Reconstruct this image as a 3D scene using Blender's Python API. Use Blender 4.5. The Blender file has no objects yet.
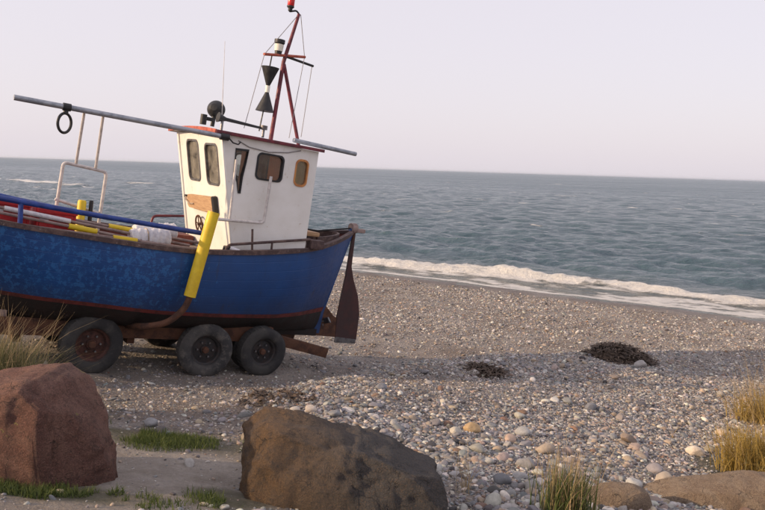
import bpy, bmesh, math, random
import numpy as np
from mathutils import Vector, Matrix, noise as mnoise
random.seed(7); rng = np.random.default_rng(11)
SC = bpy.context.scene; COL = SC.collection
# ------------------------------------------------------------------ camera
F, CX, CY, CAMH = 760.0, 382.5, 255.0, 3.0
ROLL = math.atan2(24, 765); PITCH = math.atan2(86 * math.cos(ROLL), F)
CF = np.array([0, math.cos(PITCH), -math.sin(PITCH)]); _r = np.array([1., 0, 0]); _u = np.cross(_r, CF)
CR = math.cos(ROLL) * _r + math.sin(ROLL) * _u; CU = -math.sin(ROLL) * _r + math.cos(ROLL) * _u
CP = np.array([0, 0, CAMH])
cam = bpy.data.cameras.new('camera'); cam.lens = 36 * F / 765; cam.sensor_width = 36
cam.clip_start = 0.1; cam.clip_end = 60000
co = bpy.data.objects.new('camera', cam); COL.objects.link(co)
m4 = Matrix.Identity(4)
for i in range(3):
    m4[i][0] = CR[i]; m4[i][1] = CU[i]; m4[i][2] = -CF[i]; m4[i][3] = CP[i]
co.matrix_world = m4; SC.camera = co
# ------------------------------------------------------------------ sky and sun
SUN_EL = math.radians(19); SUN = Vector((-0.96, -0.28, 0)).normalized() * math.cos(SUN_EL); SUN.z = math.sin(SUN_EL)
w = bpy.data.worlds.new('World'); SC.world = w; w.use_nodes = True
nt = w.node_tree; nt.nodes.clear()
out = nt.nodes.new('ShaderNodeOutputWorld'); bg = nt.nodes.new('ShaderNodeBackground'); sky = nt.nodes.new('ShaderNodeTexSky')
sky.sky_type = 'NISHITA'; sky.sun_disc = False; sky.sun_elevation = SUN_EL; sky.sun_rotation = math.atan2(SUN.x, SUN.y)
sky.air_density = 1.0; sky.dust_density = 3.0; sky.ozone_density = 1.0
mixn = nt.nodes.new('ShaderNodeMix'); mixn.data_type = 'RGBA'; mixn.inputs[0].default_value = 0.66
mixn.inputs[7].default_value = (11.4, 10.45, 11.25, 1)      # pale lilac haze over the whole sky
nt.links.new(sky.outputs[0], mixn.inputs[6]); nt.links.new(mixn.outputs[2], bg.inputs[0])
bg.inputs[1].default_value = 0.10; nt.links.new(bg.outputs[0], out.inputs[0])
sl = bpy.data.lights.new('sun', 'SUN'); sl.energy = 4.5; sl.angle = math.radians(1.0); sl.color = (1.0, 0.72, 0.45)
so = bpy.data.objects.new('sun', sl); COL.objects.link(so); so.location = (-30, -14, 12)
so.rotation_euler = SUN.to_track_quat('Z', 'Y').to_euler()
vs = SC.view_settings; vs.view_transform = 'Standard'; vs.look = 'None'; vs.exposure = 0.0; vs.gamma = 1.0; vs.use_curve_mapping = False

# ------------------------------------------------------------------ helpers
def tag(o, label=None, cat=None, group=None, kind=None):
    if label: o['label'] = label
    if cat: o['category'] = cat
    if group: o['group'] = group
    if kind: o['kind'] = kind
    return o
def empty(name, loc=(0, 0, 0), mat=None):
    o = bpy.data.objects.new(name, None); COL.objects.link(o); o.empty_display_size = 0.2
    if mat is not None: o.matrix_world = mat
    else: o.location = loc
    return o
def mesh_from(name, V, Fc, mat=None, smooth=True, ang=35):
    me = bpy.data.meshes.new(name); me.from_pydata([tuple(map(float, p)) for p in V], [], [tuple(map(int, f)) for f in Fc]); me.validate()
    if mat: me.materials.append(mat)
    if smooth:
        me.shade_smooth(); me.set_sharp_from_angle(angle=math.radians(ang))
    return me
def mesh_np(name, V, Q, mat=None, smooth=True):
    V = np.asarray(V, np.float32); Q = np.asarray(Q, np.int32); n = Q.shape[1]
    me = bpy.data.meshes.new(name); me.vertices.add(len(V)); me.vertices.foreach_set('co', V.ravel())
    me.loops.add(Q.size); me.loops.foreach_set('vertex_index', Q.ravel())
    me.polygons.add(len(Q)); me.polygons.foreach_set('loop_start', np.arange(len(Q), dtype=np.int32) * n)
    me.update(calc_edges=True)
    if smooth: me.polygons.foreach_set('use_smooth', np.ones(len(Q), bool))
    if mat: me.materials.append(mat)
    return me
def link(name, me, parent=None):
    o = bpy.data.objects.new(name, me); COL.objects.link(o)
    if parent: o.parent = parent
    return o
def grid_quads(nr, nc, wrap=False):
    i = np.arange(nr - 1)[:, None]; j = np.arange(nc if wrap else nc - 1)[None, :]; j2 = (j + 1) % nc
    return np.stack([i * nc + j, i * nc + j2, (i + 1) * nc + j2, (i + 1) * nc + j], -1).reshape(-1, 4)
class MB:
    def __init__(s): s.V = []; s.F = []
    def add(s, V, Fc):
        k = len(s.V); s.V += [Vector(p) for p in V]; s.F += [tuple(i + k for i in f) for f in Fc]; return s
    def box(s, c, size, rot=None, bev=0.008):
        bm = bmesh.new(); bmesh.ops.create_cube(bm, size=1)
        for v in bm.verts: v.co = Vector((v.co.x * size[0], v.co.y * size[1], v.co.z * size[2]))
        if bev: bmesh.ops.bevel(bm, geom=bm.edges[:], offset=min(bev, min(size) * .3), segments=2, affect='EDGES', profile=.6)
        M = Matrix.Translation(c) @ (rot.to_4x4() if rot is not None else Matrix.Identity(4))
        bm.verts.index_update(); s.add([M @ v.co for v in bm.verts], [[v.index for v in f.verts] for f in bm.faces]); bm.free(); return s
    def bar(s, a, b, wid, hei, side=(0, 1, 0), bev=.005):
        a, b = Vector(a), Vector(b); x = (b - a).normalized(); y = Vector(side); z = x.cross(y).normalized(); y = z.cross(x)
        return s.box((a + b) / 2, ((b - a).length, wid, hei), Matrix((x, y, z)).transposed(), bev)
    def tube(s, pts, r, n=10, closed=False, cap=True):
        pts = [Vector(p) for p in pts]; N = len(pts); rs = r if isinstance(r, (list, tuple)) else [r] * N
        ts = []
        for i in range(N):
            a = pts[(i - 1) % N] if (closed or i) else pts[0]; b = pts[(i + 1) % N] if (closed or i < N - 1) else pts[-1]
            ts.append((b - a).normalized())
        up = Vector((0, 0, 1)) if abs(ts[0].z) < .9 else Vector((1, 0, 0)); nrm = (up - ts[0] * up.dot(ts[0])).normalized()
        V = []; Fc = []
        for i in range(N):
            nrm = (nrm - ts[i] * nrm.dot(ts[i])).normalized(); bn = ts[i].cross(nrm)
            for k in range(n):
                a = 2 * math.pi * k / n; V.append(pts[i] + rs[i] * (math.cos(a) * nrm + math.sin(a) * bn))
        for i in range(N if closed else N - 1):
            for k in range(n):
                i2 = (i + 1) % N; Fc.append((i * n + k, i * n + (k + 1) % n, i2 * n + (k + 1) % n, i2 * n + k))
        if cap and not closed: Fc.append(tuple(range(n - 1, -1, -1))); Fc.append(tuple((N - 1) * n + k for k in range(n)))
        return s.add(V, Fc)
    def lathe(s, prof, M=Matrix.Identity(4), n=32, mod=None):
        V = []; Fc = []; m = len(prof)
        for k in range(n):
            a = 2 * math.pi * k / n
            for j, (r, z) in enumerate(prof):
                rr = r * (mod(j, k) if mod else 1); V.append(M @ Vector((rr * math.cos(a), rr * math.sin(a), z)))
        for k in range(n):
            for j in range(m - 1):
                k2 = (k + 1) % n; Fc.append((k * m + j, k2 * m + j, k2 * m + j + 1, k * m + j + 1))
        return s.add(V, Fc)
    def prism(s, poly, d):
        n = len(poly); d = Vector(d); P = [Vector(p) for p in poly]
        s.add([p - d / 2 for p in P] + [p + d / 2 for p in P], [tuple(range(n)), tuple(range(2 * n - 1, n - 1, -1))] + [((i + 1) % n, i, i + n, (i + 1) % n + n) for i in range(n)]); return s
    def build(s, name, mat, parent=None, smooth=True, ang=35):
        me = mesh_from(name, s.V, s.F, mat, smooth, ang)
        bm = bmesh.new(); bm.from_mesh(me); bmesh.ops.recalc_face_normals(bm, faces=bm.faces[:]); bm.to_mesh(me); bm.free()
        return link(name, me, parent)
def bez(pts, r=.05, n=5):
    """round the corners of a polyline"""
    P = [Vector(p) for p in pts]; o = [P[0]]
    for i in range(1, len(P) - 1):
        a = P[i] + (P[i - 1] - P[i]).normalized() * r; b = P[i] + (P[i + 1] - P[i]).normalized() * r
        for k in range(n + 1):
            t = k / n; o.append(a * (1 - t) ** 2 + P[i] * 2 * t * (1 - t) + b * t * t)
    return o + [P[-1]]
# value noise
_T = rng.random((256, 256))
def vn(x, y):
    xi = np.floor(x).astype(int); yi = np.floor(y).astype(int); fx = x - xi; fy = y - yi
    fx = fx * fx * (3 - 2 * fx); fy = fy * fy * (3 - 2 * fy); a = lambda i, j: _T[(xi + i) & 255, (yi + j) & 255]
    return (a(0, 0) * (1 - fx) + a(1, 0) * fx) * (1 - fy) + (a(0, 1) * (1 - fx) + a(1, 1) * fx) * fy
def fbm(x, y, o=4):
    s = 0; k = 1; t = 0
    for i in range(o): s = s + k * (vn(x * 2 ** i + 17 * i, y * 2 ** i + 5 * i) - .5); t += k; k *= .5
    return s / t
def sstep(a, b, x): t = np.clip((x - a) / (b - a), 0, 1); return t * t * (3 - 2 * t)

# ------------------------------------------------------------------ materials
class NB:
    def __init__(s, name):
        s.m = bpy.data.materials.new(name); s.m.use_nodes = True; s.t = s.m.node_tree; s.t.nodes.clear()
        s.o = s.t.nodes.new('ShaderNodeOutputMaterial'); s.b = s.t.nodes.new('ShaderNodeBsdfPrincipled'); s.t.links.new(s.b.outputs[0], s.o.inputs[0])
        s.tc = s.t.nodes.new('ShaderNodeTexCoord')
    def n(s, t, **k):
        x = s.t.nodes.new(t)
        for a, v in k.items(): setattr(x, a, v)
        return x
    def l(s, a, b): s.t.links.new(a, b)
    def mapped(s, scale=(1, 1, 1), coord='Object'):
        mp = s.n('ShaderNodeMapping'); mp.inputs['Scale'].default_value = scale; s.l(s.tc.outputs[coord], mp.inputs[0]); return mp.outputs[0]
    def noise(s, scale, detail=5, rough=.6, vec=None, dist=0):
        x = s.n('ShaderNodeTexNoise'); x.inputs['Scale'].default_value = scale; x.inputs['Detail'].default_value = detail; x.inputs['Roughness'].default_value = rough; x.inputs['Distortion'].default_value = dist
        s.l(vec if vec is not None else s.tc.outputs['Object'], x.inputs['Vector']); return x.outputs['Fac']
    def voro(s, scale, vec=None, feat='F1', out='Distance'):
        x = s.n('ShaderNodeTexVoronoi', feature=feat); x.inputs['Scale'].default_value = scale; s.l(vec if vec is not None else s.tc.outputs['Object'], x.inputs['Vector']); return x.outputs[out]
    def ramp(s, fac, stops):
        r = s.n('ShaderNodeValToRGB'); e = r.color_ramp.elements
        while len(e) < len(stops): e.new(.5)
        for i, (p, c) in enumerate(stops):
            e[i].position = p; e[i].color = (c, c, c, 1) if isinstance(c, (int, float)) else (*c, 1)
        s.l(fac, r.inputs[0]); return r.outputs[0]
    def mix(s, fac, a, b, mode='MIX'):
        x = s.n('ShaderNodeMix', data_type='RGBA', blend_type=mode)
        for sock, v in ((x.inputs[0], fac), (x.inputs[6], a), (x.inputs[7], b)):
            if isinstance(v, (int, float)): sock.default_value = v
            elif isinstance(v, tuple): sock.default_value = (*v, 1)
            else: s.l(v, sock)
        return x.outputs[2]
    def math(s, op, a, b=0.0):
        x = s.n('ShaderNodeMath', operation=op)
        for sock, v in ((x.inputs[0], a), (x.inputs[1], b)):
            if isinstance(v, (int, float)): sock.default_value = v
            else: s.l(v, sock)
        return x.outputs[0]
    def sepxyz(s, vec=None):
        x = s.n('ShaderNodeSeparateXYZ'); s.l(vec if vec is not None else s.tc.outputs['Object'], x.inputs[0]); return x.outputs
    def set(s, col=None, rough=None, bump=None, bstr=.3, bdist=.02, **k):
        if col is not None:
            if isinstance(col, tuple): s.b.inputs['Base Color'].default_value = (*col, 1)
            else: s.l(col, s.b.inputs['Base Color'])
        if rough is not None:
            if isinstance(rough, (int, float)): s.b.inputs['Roughness'].default_value = rough
            else: s.l(rough, s.b.inputs['Roughness'])
        if bump is not None:
            bp = s.n('ShaderNodeBump'); bp.inputs['Strength'].default_value = bstr; bp.inputs['Distance'].default_value = bdist; s.l(bump, bp.inputs['Height']); s.l(bp.outputs[0], s.b.inputs['Normal'])
        for a, v in k.items(): s.b.inputs[a.replace('_', ' ')].default_value = v
        return s.m
def worn(name, c1, c2, c3=None, scale=6, rough=.6, thr=(.45, .6), thr3=(.62, .68), bstr=.25, bdist=.01, metal=0, fine=60):
    """paint / metal with two-tone mottling and a third colour where it is worn away"""
    b = NB(name); n1 = b.noise(scale); c = b.mix(b.ramp(n1, [(thr[0], 0.0), (thr[1], 1.0)]), c1, c2)
    if c3: c = b.mix(b.ramp(b.noise(scale * 2.7, 8, .7), [(thr3[0], 0.0), (thr3[1], 1.0)]), c, c3)
    c = b.mix(b.ramp(b.noise(fine, 3), [(.3, .75), (.7, 1.1)]), (0, 0, 0), c, 'MIX') if False else c
    return b.set(c, b.ramp(n1, [(.3, max(rough - .12, 0)), (.7, min(rough + .15, 1))]), b.noise(fine, 4), bstr, bdist, Metallic=metal)
M = {}
M['white'] = (lambda b: b.set(
    b.mix(b.ramp(b.noise(9, 8, .75, b.mapped((1, 1, .25))), [(.60, 0.0), (.72, .75)]),
          b.mix(b.ramp(b.noise(2.2, 4), [(.35, 0.0), (.7, 1.0)]), (.80, .79, .77), (.70, .68, .64)), (.42, .30, .19)),
    .45, b.noise(14, 6), .25, .006))(NB('white_paint'))
M['hull'] = None
def hull_mat():
    b = NB('hull_paint'); x = b.sepxyz()
    n = b.noise(15, 10, .76); big = b.noise(.9, 3)
    fade = b.math('MULTIPLY', b.ramp(b.math('MULTIPLY_ADD', x[0], .2), [(.0, 0.0), (.02, 0.0)]), 1.0)
    # flaking mostly amidships and forward (object x = metres forward)
    loc = b.n('ShaderNodeMapRange'); loc.inputs[1].default_value = -.3; loc.inputs[2].default_value = 1.2; b.l(x[0], loc.inputs[0])
    thr = b.math('ADD', b.math('MULTIPLY', loc.outputs[0], .13), b.math('MULTIPLY', big, .12))
    v = b.math('ADD', n, thr)
    m1 = b.ramp(v, [(.695, 0.0), (.735, .62)])
    base = b.mix(b.ramp(b.noise(1.6, 5), [(.35, 0.0), (.7, 1.0)]), (.004, .042, .165), (.006, .064, .235))
    c = b.mix(m1, base, (.022, .135, .37))
    st = b.ramp(b.noise(26, 8, .8, b.mapped((1, 1, .35))), [(.66, 0.0), (.73, .7)])
    c = b.mix(b.math('MULTIPLY', st, loc.outputs[0]), c, (.25, .27, .30))
    drp = b.ramp(b.noise(9, 5, .6, b.mapped((1, 1, .05))), [(.60, 0.0), (.70, .55)])
    c = b.mix(b.math('MULTIPLY', drp, b.ramp(b.noise(3, 5, .7), [(.40, 0.0), (.6, 1.0)])), c, (.035, .03, .045))
    dirt = b.n('ShaderNodeMapRange'); dirt.inputs[1].default_value = 1.25; dirt.inputs[2].default_value = .95; b.l(x[2], dirt.inputs[0])
    c = b.mix(b.math('MULTIPLY', b.math('MULTIPLY', dirt.outputs[0], b.noise(5, 6)), .7), c, (.03, .028, .03))
    gr = b.math('FRACT', b.math('MULTIPLY', b.n('ShaderNodeAttribute', attribute_name='girth').outputs['Fac'], 8.0)); seam = b.ramp(gr, [(.0, 0.0), (.05, 1.0), (.95, 1.0), (1.0, 0.0)])
    return b.set(c, b.ramp(n, [(.3, .38), (.7, .6)]), b.math('ADD', b.math('MULTIPLY', v, .6), seam), .35, .005)
M['hull'] = hull_mat()
M['red_boot'] = worn('boot_paint', (.13, .022, .02), (.07, .018, .016), (.03, .02, .02), 8, .6)
M['bottom'] = worn('bottom_paint', (.012, .009, .009), (.022, .012, .011), (.05, .035, .03), 5, .75)
M['cap'] = worn('weathered_wood', (.06, .035, .035), (.13, .085, .075), (.30, .24, .22), 9, .75, thr3=(.60, .68))
M['bulwark'] = worn('oxide_red_paint', (.15, .03, .022), (.09, .022, .018), (.20, .12, .09), 6, .65)
M['rudder'] = worn('rudder_rust', (.045, .022, .022), (.07, .03, .028), (.03, .02, .022), 5, .75)
M['deck'] = worn('deck_paint', (.20, .17, .15), (.12, .10, .09), (.28, .2, .15), 5, .8)
M['wood'] = worn('varnished_wood', (.55, .24, .07), (.40, .15, .045), None, 7, .45)
M['plank'] = (lambda b: b.set(b.mix(b.ramp(b.noise(6, 8, .7, b.mapped((1, 1, 9))), [(.35, 0.0), (.65, 1.0)]), (.52, .34, .19), (.33, .19, .10)), .7, b.noise(10, 6, .7, b.mapped((1, 1, 9))), .4, .006))(NB('bare_plank'))
M['darkred'] = worn('dark_red_paint', (.17, .022, .035), (.10, .02, .03), (.06, .03, .03), 12, .5)
M['redtrim'] = worn('bright_red_trim', (.42, .09, .05), (.30, .06, .04), (.22, .15, .12), 14, .6)  # brighter red for the roof's front edge and one crosstree
M['galv'] = worn('galvanised_pipe', (.36, .38, .42), (.25, .27, .31), (.30, .20, .14), 10, .5, metal=.5, thr3=(.66, .72))
M['alu'] = worn('pale_pipe', (.62, .58, .56), (.48, .45, .44), (.34, .22, .15), 14, .45, thr3=(.64, .7))
M['bluepipe'] = worn('blue_rail_paint', (.012, .035, .19), (.02, .06, .28), (.16, .17, .2), 10, .45, thr3=(.66, .72))
M['black'] = worn('black_paint', (.010, .010, .012), (.02, .02, .022), None, 12, .5)
M['rust'] = worn('rust', (.10, .042, .022), (.055, .026, .018), (.19, .08, .035), 7, .85, bstr=.5)
M['rubber'] = worn('tyre_rubber', (.022, .022, .024), (.05, .048, .046), (.12, .105, .09), 4, .85, thr3=(.58, .75))
M['rubberg'] = worn('dusty_rubber', (.035, .035, .037), (.075, .072, .070), (.15, .135, .12), 4, .9, thr3=(.5, .7))
M['rimrust'] = worn('rusty_rim', (.075, .028, .02), (.045, .022, .018), (.12, .05, .03), 14, .8)
M['rimdark'] = worn('dark_rim', (.022, .022, .024), (.04, .03, .028), (.13, .05, .025), 16, .7)
M['yellow'] = worn('yellow_plastic', (.72, .52, .02), (.60, .41, .02), (.36, .26, .07), 3.5, .5, thr3=(.60, .72), bstr=.08)
M['red'] = worn('red_plastic', (.50, .015, .02), (.36, .012, .018), (.25, .05, .05), 6, .5, thr3=(.66, .72))
M['cloth'] = worn('white_netting', (.72, .70, .72), (.60, .58, .62), (.45, .42, .42), 16, .85, bstr=.5)
M['pole'] = worn('weathered_pole', (.30, .22, .20), (.20, .14, .13), (.42, .36, .34), 9, .7)
M['rope'] = worn('rope', (.40, .32, .24), (.25, .19, .14), None, 40, .9)
M['wire'] = worn('wire', (.22, .2, .2), (.30, .28, .28), None, 30, .5)
M['lens'] = NB('lamp_lens').set((.75, .72, .62), .2)
M['redlens'] = NB('red_lens').set((.55, .012, .015), .25)
M['steel'] = worn('dull_steel', (.20, .2, .21), (.12, .11, .11), (.16, .08, .05), 12, .45, metal=.7)
def glass_mat(name='window_glass', d0=.01, d1=.12):
    b = NB(name); t = b.t; tr = b.n('ShaderNodeBsdfTransparent'); tr.inputs[0].default_value = (.88, .89, .87, 1)
    gl = b.n('ShaderNodeBsdfGlossy'); gl.inputs['Roughness'].default_value = .04; fr = b.n('ShaderNodeFresnel'); fr.inputs[0].default_value = 1.9
    df = b.n('ShaderNodeBsdfDiffuse'); df.inputs[0].default_value = (.5, .47, .42, 1)
    mx = b.n('ShaderNodeMixShader'); b.l(fr.outputs[0], mx.inputs[0]); b.l(tr.outputs[0], mx.inputs[1]); b.l(gl.outputs[0], mx.inputs[2])
    m2 = b.n('ShaderNodeMixShader'); b.l(b.ramp(b.noise(5, 6, .7), [(.36, d0), (.74, d1)]), m2.inputs[0]); b.l(mx.outputs[0], m2.inputs[1]); b.l(df.outputs[0], m2.inputs[2])
    b.l(m2.outputs[0], b.o.inputs[0]); return b.m
M['glass'] = glass_mat(); M['pale_pane'] = glass_mat('pale_glass', .03, .50)  # second glass, for the front panes: stronger pale diffuse layer in patches
def stone_mat(name, kind):
    b = NB(name)
    if kind == 'inst':
        a = b.n('ShaderNodeAttribute', attribute_type='INSTANCER', attribute_name='col'); c = a.outputs['Color']
    else:
        a = b.n('ShaderNodeObjectInfo'); c = a.outputs['Color']
    n = b.noise(3.0, 6, .7); sp = b.voro(14)
    c2 = b.mix(b.ramp(n, [(.3, 0.0), (.75, 1.0)]), b.mix(1.0, c, (.72, .70, .68), 'MULTIPLY'), b.mix(1.0, c, (1.15, 1.12, 1.08), 'MULTIPLY'))
    c2 = b.mix(b.ramp(b.noise(22, 4), [(.62, 0.0), (.70, .35)]), c2, (.10, .095, .09))
    return b.set(c2, .75, b.noise(9, 7, .7), .35, .06)
M['stone_i'] = stone_mat('shingle_stone', 'inst'); M['stone_o'] = stone_mat('cobble_stone', 'obj')
def boulder_mat(name, c1, c2, c3, lichen=None, sc=2.2, xr=None):
    b = NB(name); n = b.noise(sc, 9, .7, dist=.8); n2 = b.noise(sc * 7, 9, .75); n3 = b.noise(sc * 40, 5, .75)
    rd = b.n('ShaderNodeTexNoise', noise_type='RIDGED_MULTIFRACTAL'); rd.inputs['Scale'].default_value = sc * 2.2; rd.inputs['Detail'].default_value = 9; rd.inputs['Roughness'].default_value = .62; b.l(b.tc.outputs['Object'], rd.inputs['Vector']); rdg = rd.outputs['Fac']
    m = b.ramp(n, [(.42, 0.0), (.56, 1.0)])
    if xr:
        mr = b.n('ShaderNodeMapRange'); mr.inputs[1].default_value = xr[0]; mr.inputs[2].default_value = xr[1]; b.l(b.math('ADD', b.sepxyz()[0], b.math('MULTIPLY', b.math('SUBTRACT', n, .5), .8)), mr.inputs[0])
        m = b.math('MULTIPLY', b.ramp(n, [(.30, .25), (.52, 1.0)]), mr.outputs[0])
    c = b.mix(m, c1, c2); c = b.mix(b.ramp(n2, [(.50, 0.0), (.62, .7)]), c, c3)
    grain = b.voro(sc * 70, None, 'F1', 'Color'); gb = b.n('ShaderNodeRGBToBW'); b.l(grain, gb.inputs[0])
    c = b.mix(b.ramp(gb.outputs[0], [(.22, .35), (.40, 0.0)]), c, (.045, .04, .038))
    c = b.mix(b.ramp(gb.outputs[0], [(.64, 0.0), (.80, .25)]), c, tuple(min(1, k * 1.7) for k in c2))
    c = b.mix(b.ramp(rdg, [(.70, 0.0), (.95, .35)]), c, tuple(min(1, k * 1.5) for k in c2))
    if lichen: c = b.mix(b.ramp(b.noise(7, 6, .65), [(.66, 0.0), (.69, .85)]), c, lichen)
    wv = b.n('ShaderNodeVectorMath', operation='ADD'); wn = b.n('ShaderNodeTexNoise'); wn.inputs['Scale'].default_value = sc * 2; wn.inputs['Detail'].default_value = 6; b.l(b.tc.outputs['Object'], wn.inputs['Vector']); b.l(b.tc.outputs['Object'], wv.inputs[0]); b.l(wn.outputs['Color'], wv.inputs[1])
    crk = b.ramp(b.voro(sc * .9, wv.outputs[0], 'DISTANCE_TO_EDGE'), [(.0, 1.0), (.016, 0.0)]); crk = b.math('MULTIPLY', crk, b.ramp(n, [(.44, 0.0), (.52, 1.0)]))
    c = b.mix(b.math('MULTIPLY', crk, .75), c, (.035, .03, .028))
    v = b.math('SUBTRACT', b.math('ADD', b.math('ADD', n2, b.math('MULTIPLY', n3, .6)), b.math('MULTIPLY', rdg, .5)), b.math('MULTIPLY', crk, .5))
    return b.set(c, .88, v, 1.0, .11)
M['b_red'] = boulder_mat('red_granite', (.22, .10, .075), (.34, .18, .135), (.13, .062, .048), (.36, .30, .10))
M['b_brown'] = boulder_mat('grey_granite_lit_end', (.115, .107, .104), (.23, .135, .065), (.070, .064, .064), xr=(.15, -.55))  # warm sunlight on the left end is put into the colour along x
M['b_tan'] = boulder_mat('tan_rock', (.36, .26, .18), (.46, .35, .25), (.29, .20, .14))
def blade_mat(name, c1, c2):
    b = NB(name); oi = b.n('ShaderNodeAttribute', attribute_name='rnd'); c = b.mix(oi.outputs['Fac'], c1, c2)
    b.set(c, .7)
    tl = b.n('ShaderNodeBsdfTranslucent'); b.l(c, tl.inputs[0]); mx = b.n('ShaderNodeMixShader'); mx.inputs[0].default_value = .3
    b.l(b.b.outputs[0], mx.inputs[1]); b.l(tl.outputs[0], mx.inputs[2]); b.l(mx.outputs[0], b.o.inputs[0]); return b.m
M['g_green'] = blade_mat('green_blades', (.05, .085, .02), (.14, .17, .045))
M['g_dry'] = blade_mat('dry_blades', (.30, .22, .12), (.46, .35, .20))
M['g_gold'] = blade_mat('golden_blades', (.30, .21, .05), (.46, .33, .10))
M['g_olive'] = blade_mat('olive_blades', (.11, .12, .05), (.22, .20, .09))
M['weed'] = worn('dry_seaweed', (.06, .042, .032), (.10, .07, .05), (.17, .125, .09), 14, .9)

# ------------------------------------------------------------------ terrain
S0 = np.array([-1.2, 29.0]); AL = np.array([.84, -.5426]); LN = np.array([-.5426, -.84])   # shoreline point, direction along it, landward normal
PD = np.array([-80, -20, -4, 0, 3, 8, 12, 15.6, 16.4, 17.9, 19.1, 21.5, 24, 28, 40, 90.])
PZ = np.array([-7, -2.6, -1.25, -.90, -.80, -.60, -.34, -.06, .05, .29, .48, .92, 1.36, 1.5, 1.55, 1.6])
_dd = np.linspace(-80, 90, 3401); _zz = np.interp(_dd, PD, PZ); _k = np.hanning(41); _zz = np.convolve(np.pad(_zz, 20, 'edge'), _k / _k.sum(), 'valid')
RIDGE = np.array([[-2.2, 7.3], [-.95, 8.5], [0.05, 10.5], [1.5, 11.9], [4.3, 14.0], [8, 15.8]])
def frame(yaw, pit, heel):
    y, p, h = map(math.radians, (yaw, pit, heel))
    f = np.array([-math.cos(y) * math.cos(p), -math.sin(y) * math.cos(p), math.sin(p)]); pt = np.array([math.sin(y), -math.cos(y), 0.]); up = np.cross(f, pt)
    return f, math.cos(h) * pt - math.sin(h) * up, math.sin(h) * pt + math.cos(h) * up
def ray(x, y): return CF + ((x - CX) / F) * CR - ((y - CY) / F) * CU
BF, BP, BU = frame(35, 7, 2)
BO = CP + ray(206, 377) * 10.5 - .95 * BP
BM = Matrix(((BF[0], BP[0], BU[0], BO[0]), (BF[1], BP[1], BU[1], BO[1]), (BF[2], BP[2], BU[2], BO[2]), (0, 0, 0, 1)))
def polydist(X, Y, P):
    best = np.full(np.shape(X), 1e9); sgn = np.ones(np.shape(X)); tt = np.zeros(np.shape(X)); acc = 0
    for a, b in zip(P[:-1], P[1:]):
        d = b - a; L = np.hypot(*d); t = np.clip(((X - a[0]) * d[0] + (Y - a[1]) * d[1]) / L ** 2, 0, 1)
        ex = X - a[0] - t * d[0]; ey = Y - a[1] - t * d[1]; e = np.hypot(ex, ey); cr = d[0] * (Y - a[1]) - d[1] * (X - a[0])
        k = e < best; best = np.where(k, e, best); sgn = np.where(k, np.sign(cr), sgn); tt = np.where(k, acc + t * L, tt); acc += L
    return best, sgn, tt
def ridge(X, Y):
    e, s, t = polydist(X, Y, RIDGE)
    wob = 1 + .5 * fbm(X * .9, Y * .9, 3)
    h = np.where(s > 0, np.exp(-(e / .55) ** 2), np.exp(-(e / 2.6) ** 2)) * sstep(.2, 1.8, t) * (1 - .5 * sstep(6, 11, t))
    return .30 * h * wob
def trailer_w(X, Y):
    u = (X - BO[0]) * BF[0] + (Y - BO[1]) * BF[1]; v = (X - BO[0]) * BP[0] + (Y - BO[1]) * BP[1]
    return (sstep(-2.4, -1.5, u) * (1 - sstep(2.6, 4.0, u)) * sstep(-2.4, -1.2, v) * (1 - sstep(1.05, 1.7, v))), u, v
def hz(X, Y):
    X = np.asarray(X, float); Y = np.asarray(Y, float)
    d = (X - S0[0]) * LN[0] + (Y - S0[1]) * LN[1]; d = d + 1.4 * fbm(X * .11 + 3, Y * .11, 2) * sstep(0, 4, np.abs(d)) * (1 - sstep(13, 15, d)) + .35 * fbm(X * .35, Y * .35, 2) * (1 - sstep(2, 5, np.abs(d)))
    z = np.interp(d, _dd, _zz) + ridge(X, Y)
    z = z + .10 * fbm(X * .5, Y * .5, 3) * sstep(4, 9, d) + .035 * fbm(X * 2.3, Y * 2.3, 3)
    tw, u, v = trailer_w(X, Y); plane = BO[2] + u * BF[2] / np.hypot(BF[0], BF[1]) + (v * BP[2]) + .015 + .05 * sstep(1.0, 1.6, u) + .02 * fbm(X * 3, Y * 3, 3)
    z = z * (1 - tw) + plane * tw
    # grassy dune bank beside the path, outside the left edge of the picture
    z = z + .72 * sstep(-4.9, -7.4, X) * sstep(-13, -9, X) * sstep(6.7, 4.9, Y) * sstep(-6, -1, Y)
    return z
def hit(x, y, lift=0.0):
    r = ray(x, y); lo = 2.0; hi = None
    for t in np.arange(2.0, 40, .05):
        p = CP + r * t
        if p[2] < hz(p[0], p[1]) + lift: hi = t; break
        lo = t
    if hi is None: return None
    for _ in range(18):
        m = (lo + hi) / 2; p = CP + r * m
        if p[2] < hz(p[0], p[1]) + lift: hi = m
        else: lo = m
    return CP + r * hi
def axis(segs):
    a = [segs[0][0]]
    for s0, s1, st in segs: n = max(1, int(round((s1 - s0) / st))); a += list(s0 + (s1 - s0) * np.arange(1, n + 1) / n)
    return np.array(a)
gx = axis([(-90, -30, 4), (-30, -10, .6), (-10, -5, .15), (-5, 6.5, .055), (6.5, 14, .15), (14, 40, .8), (40, 120, 5)])
gy = axis([(-40, -6, 2), (-6, 3, .3), (3, 13, .055), (13, 20, .12), (20, 36, .3), (36, 110, 3)])
GX, GY = np.meshgrid(gx, gy)
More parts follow.
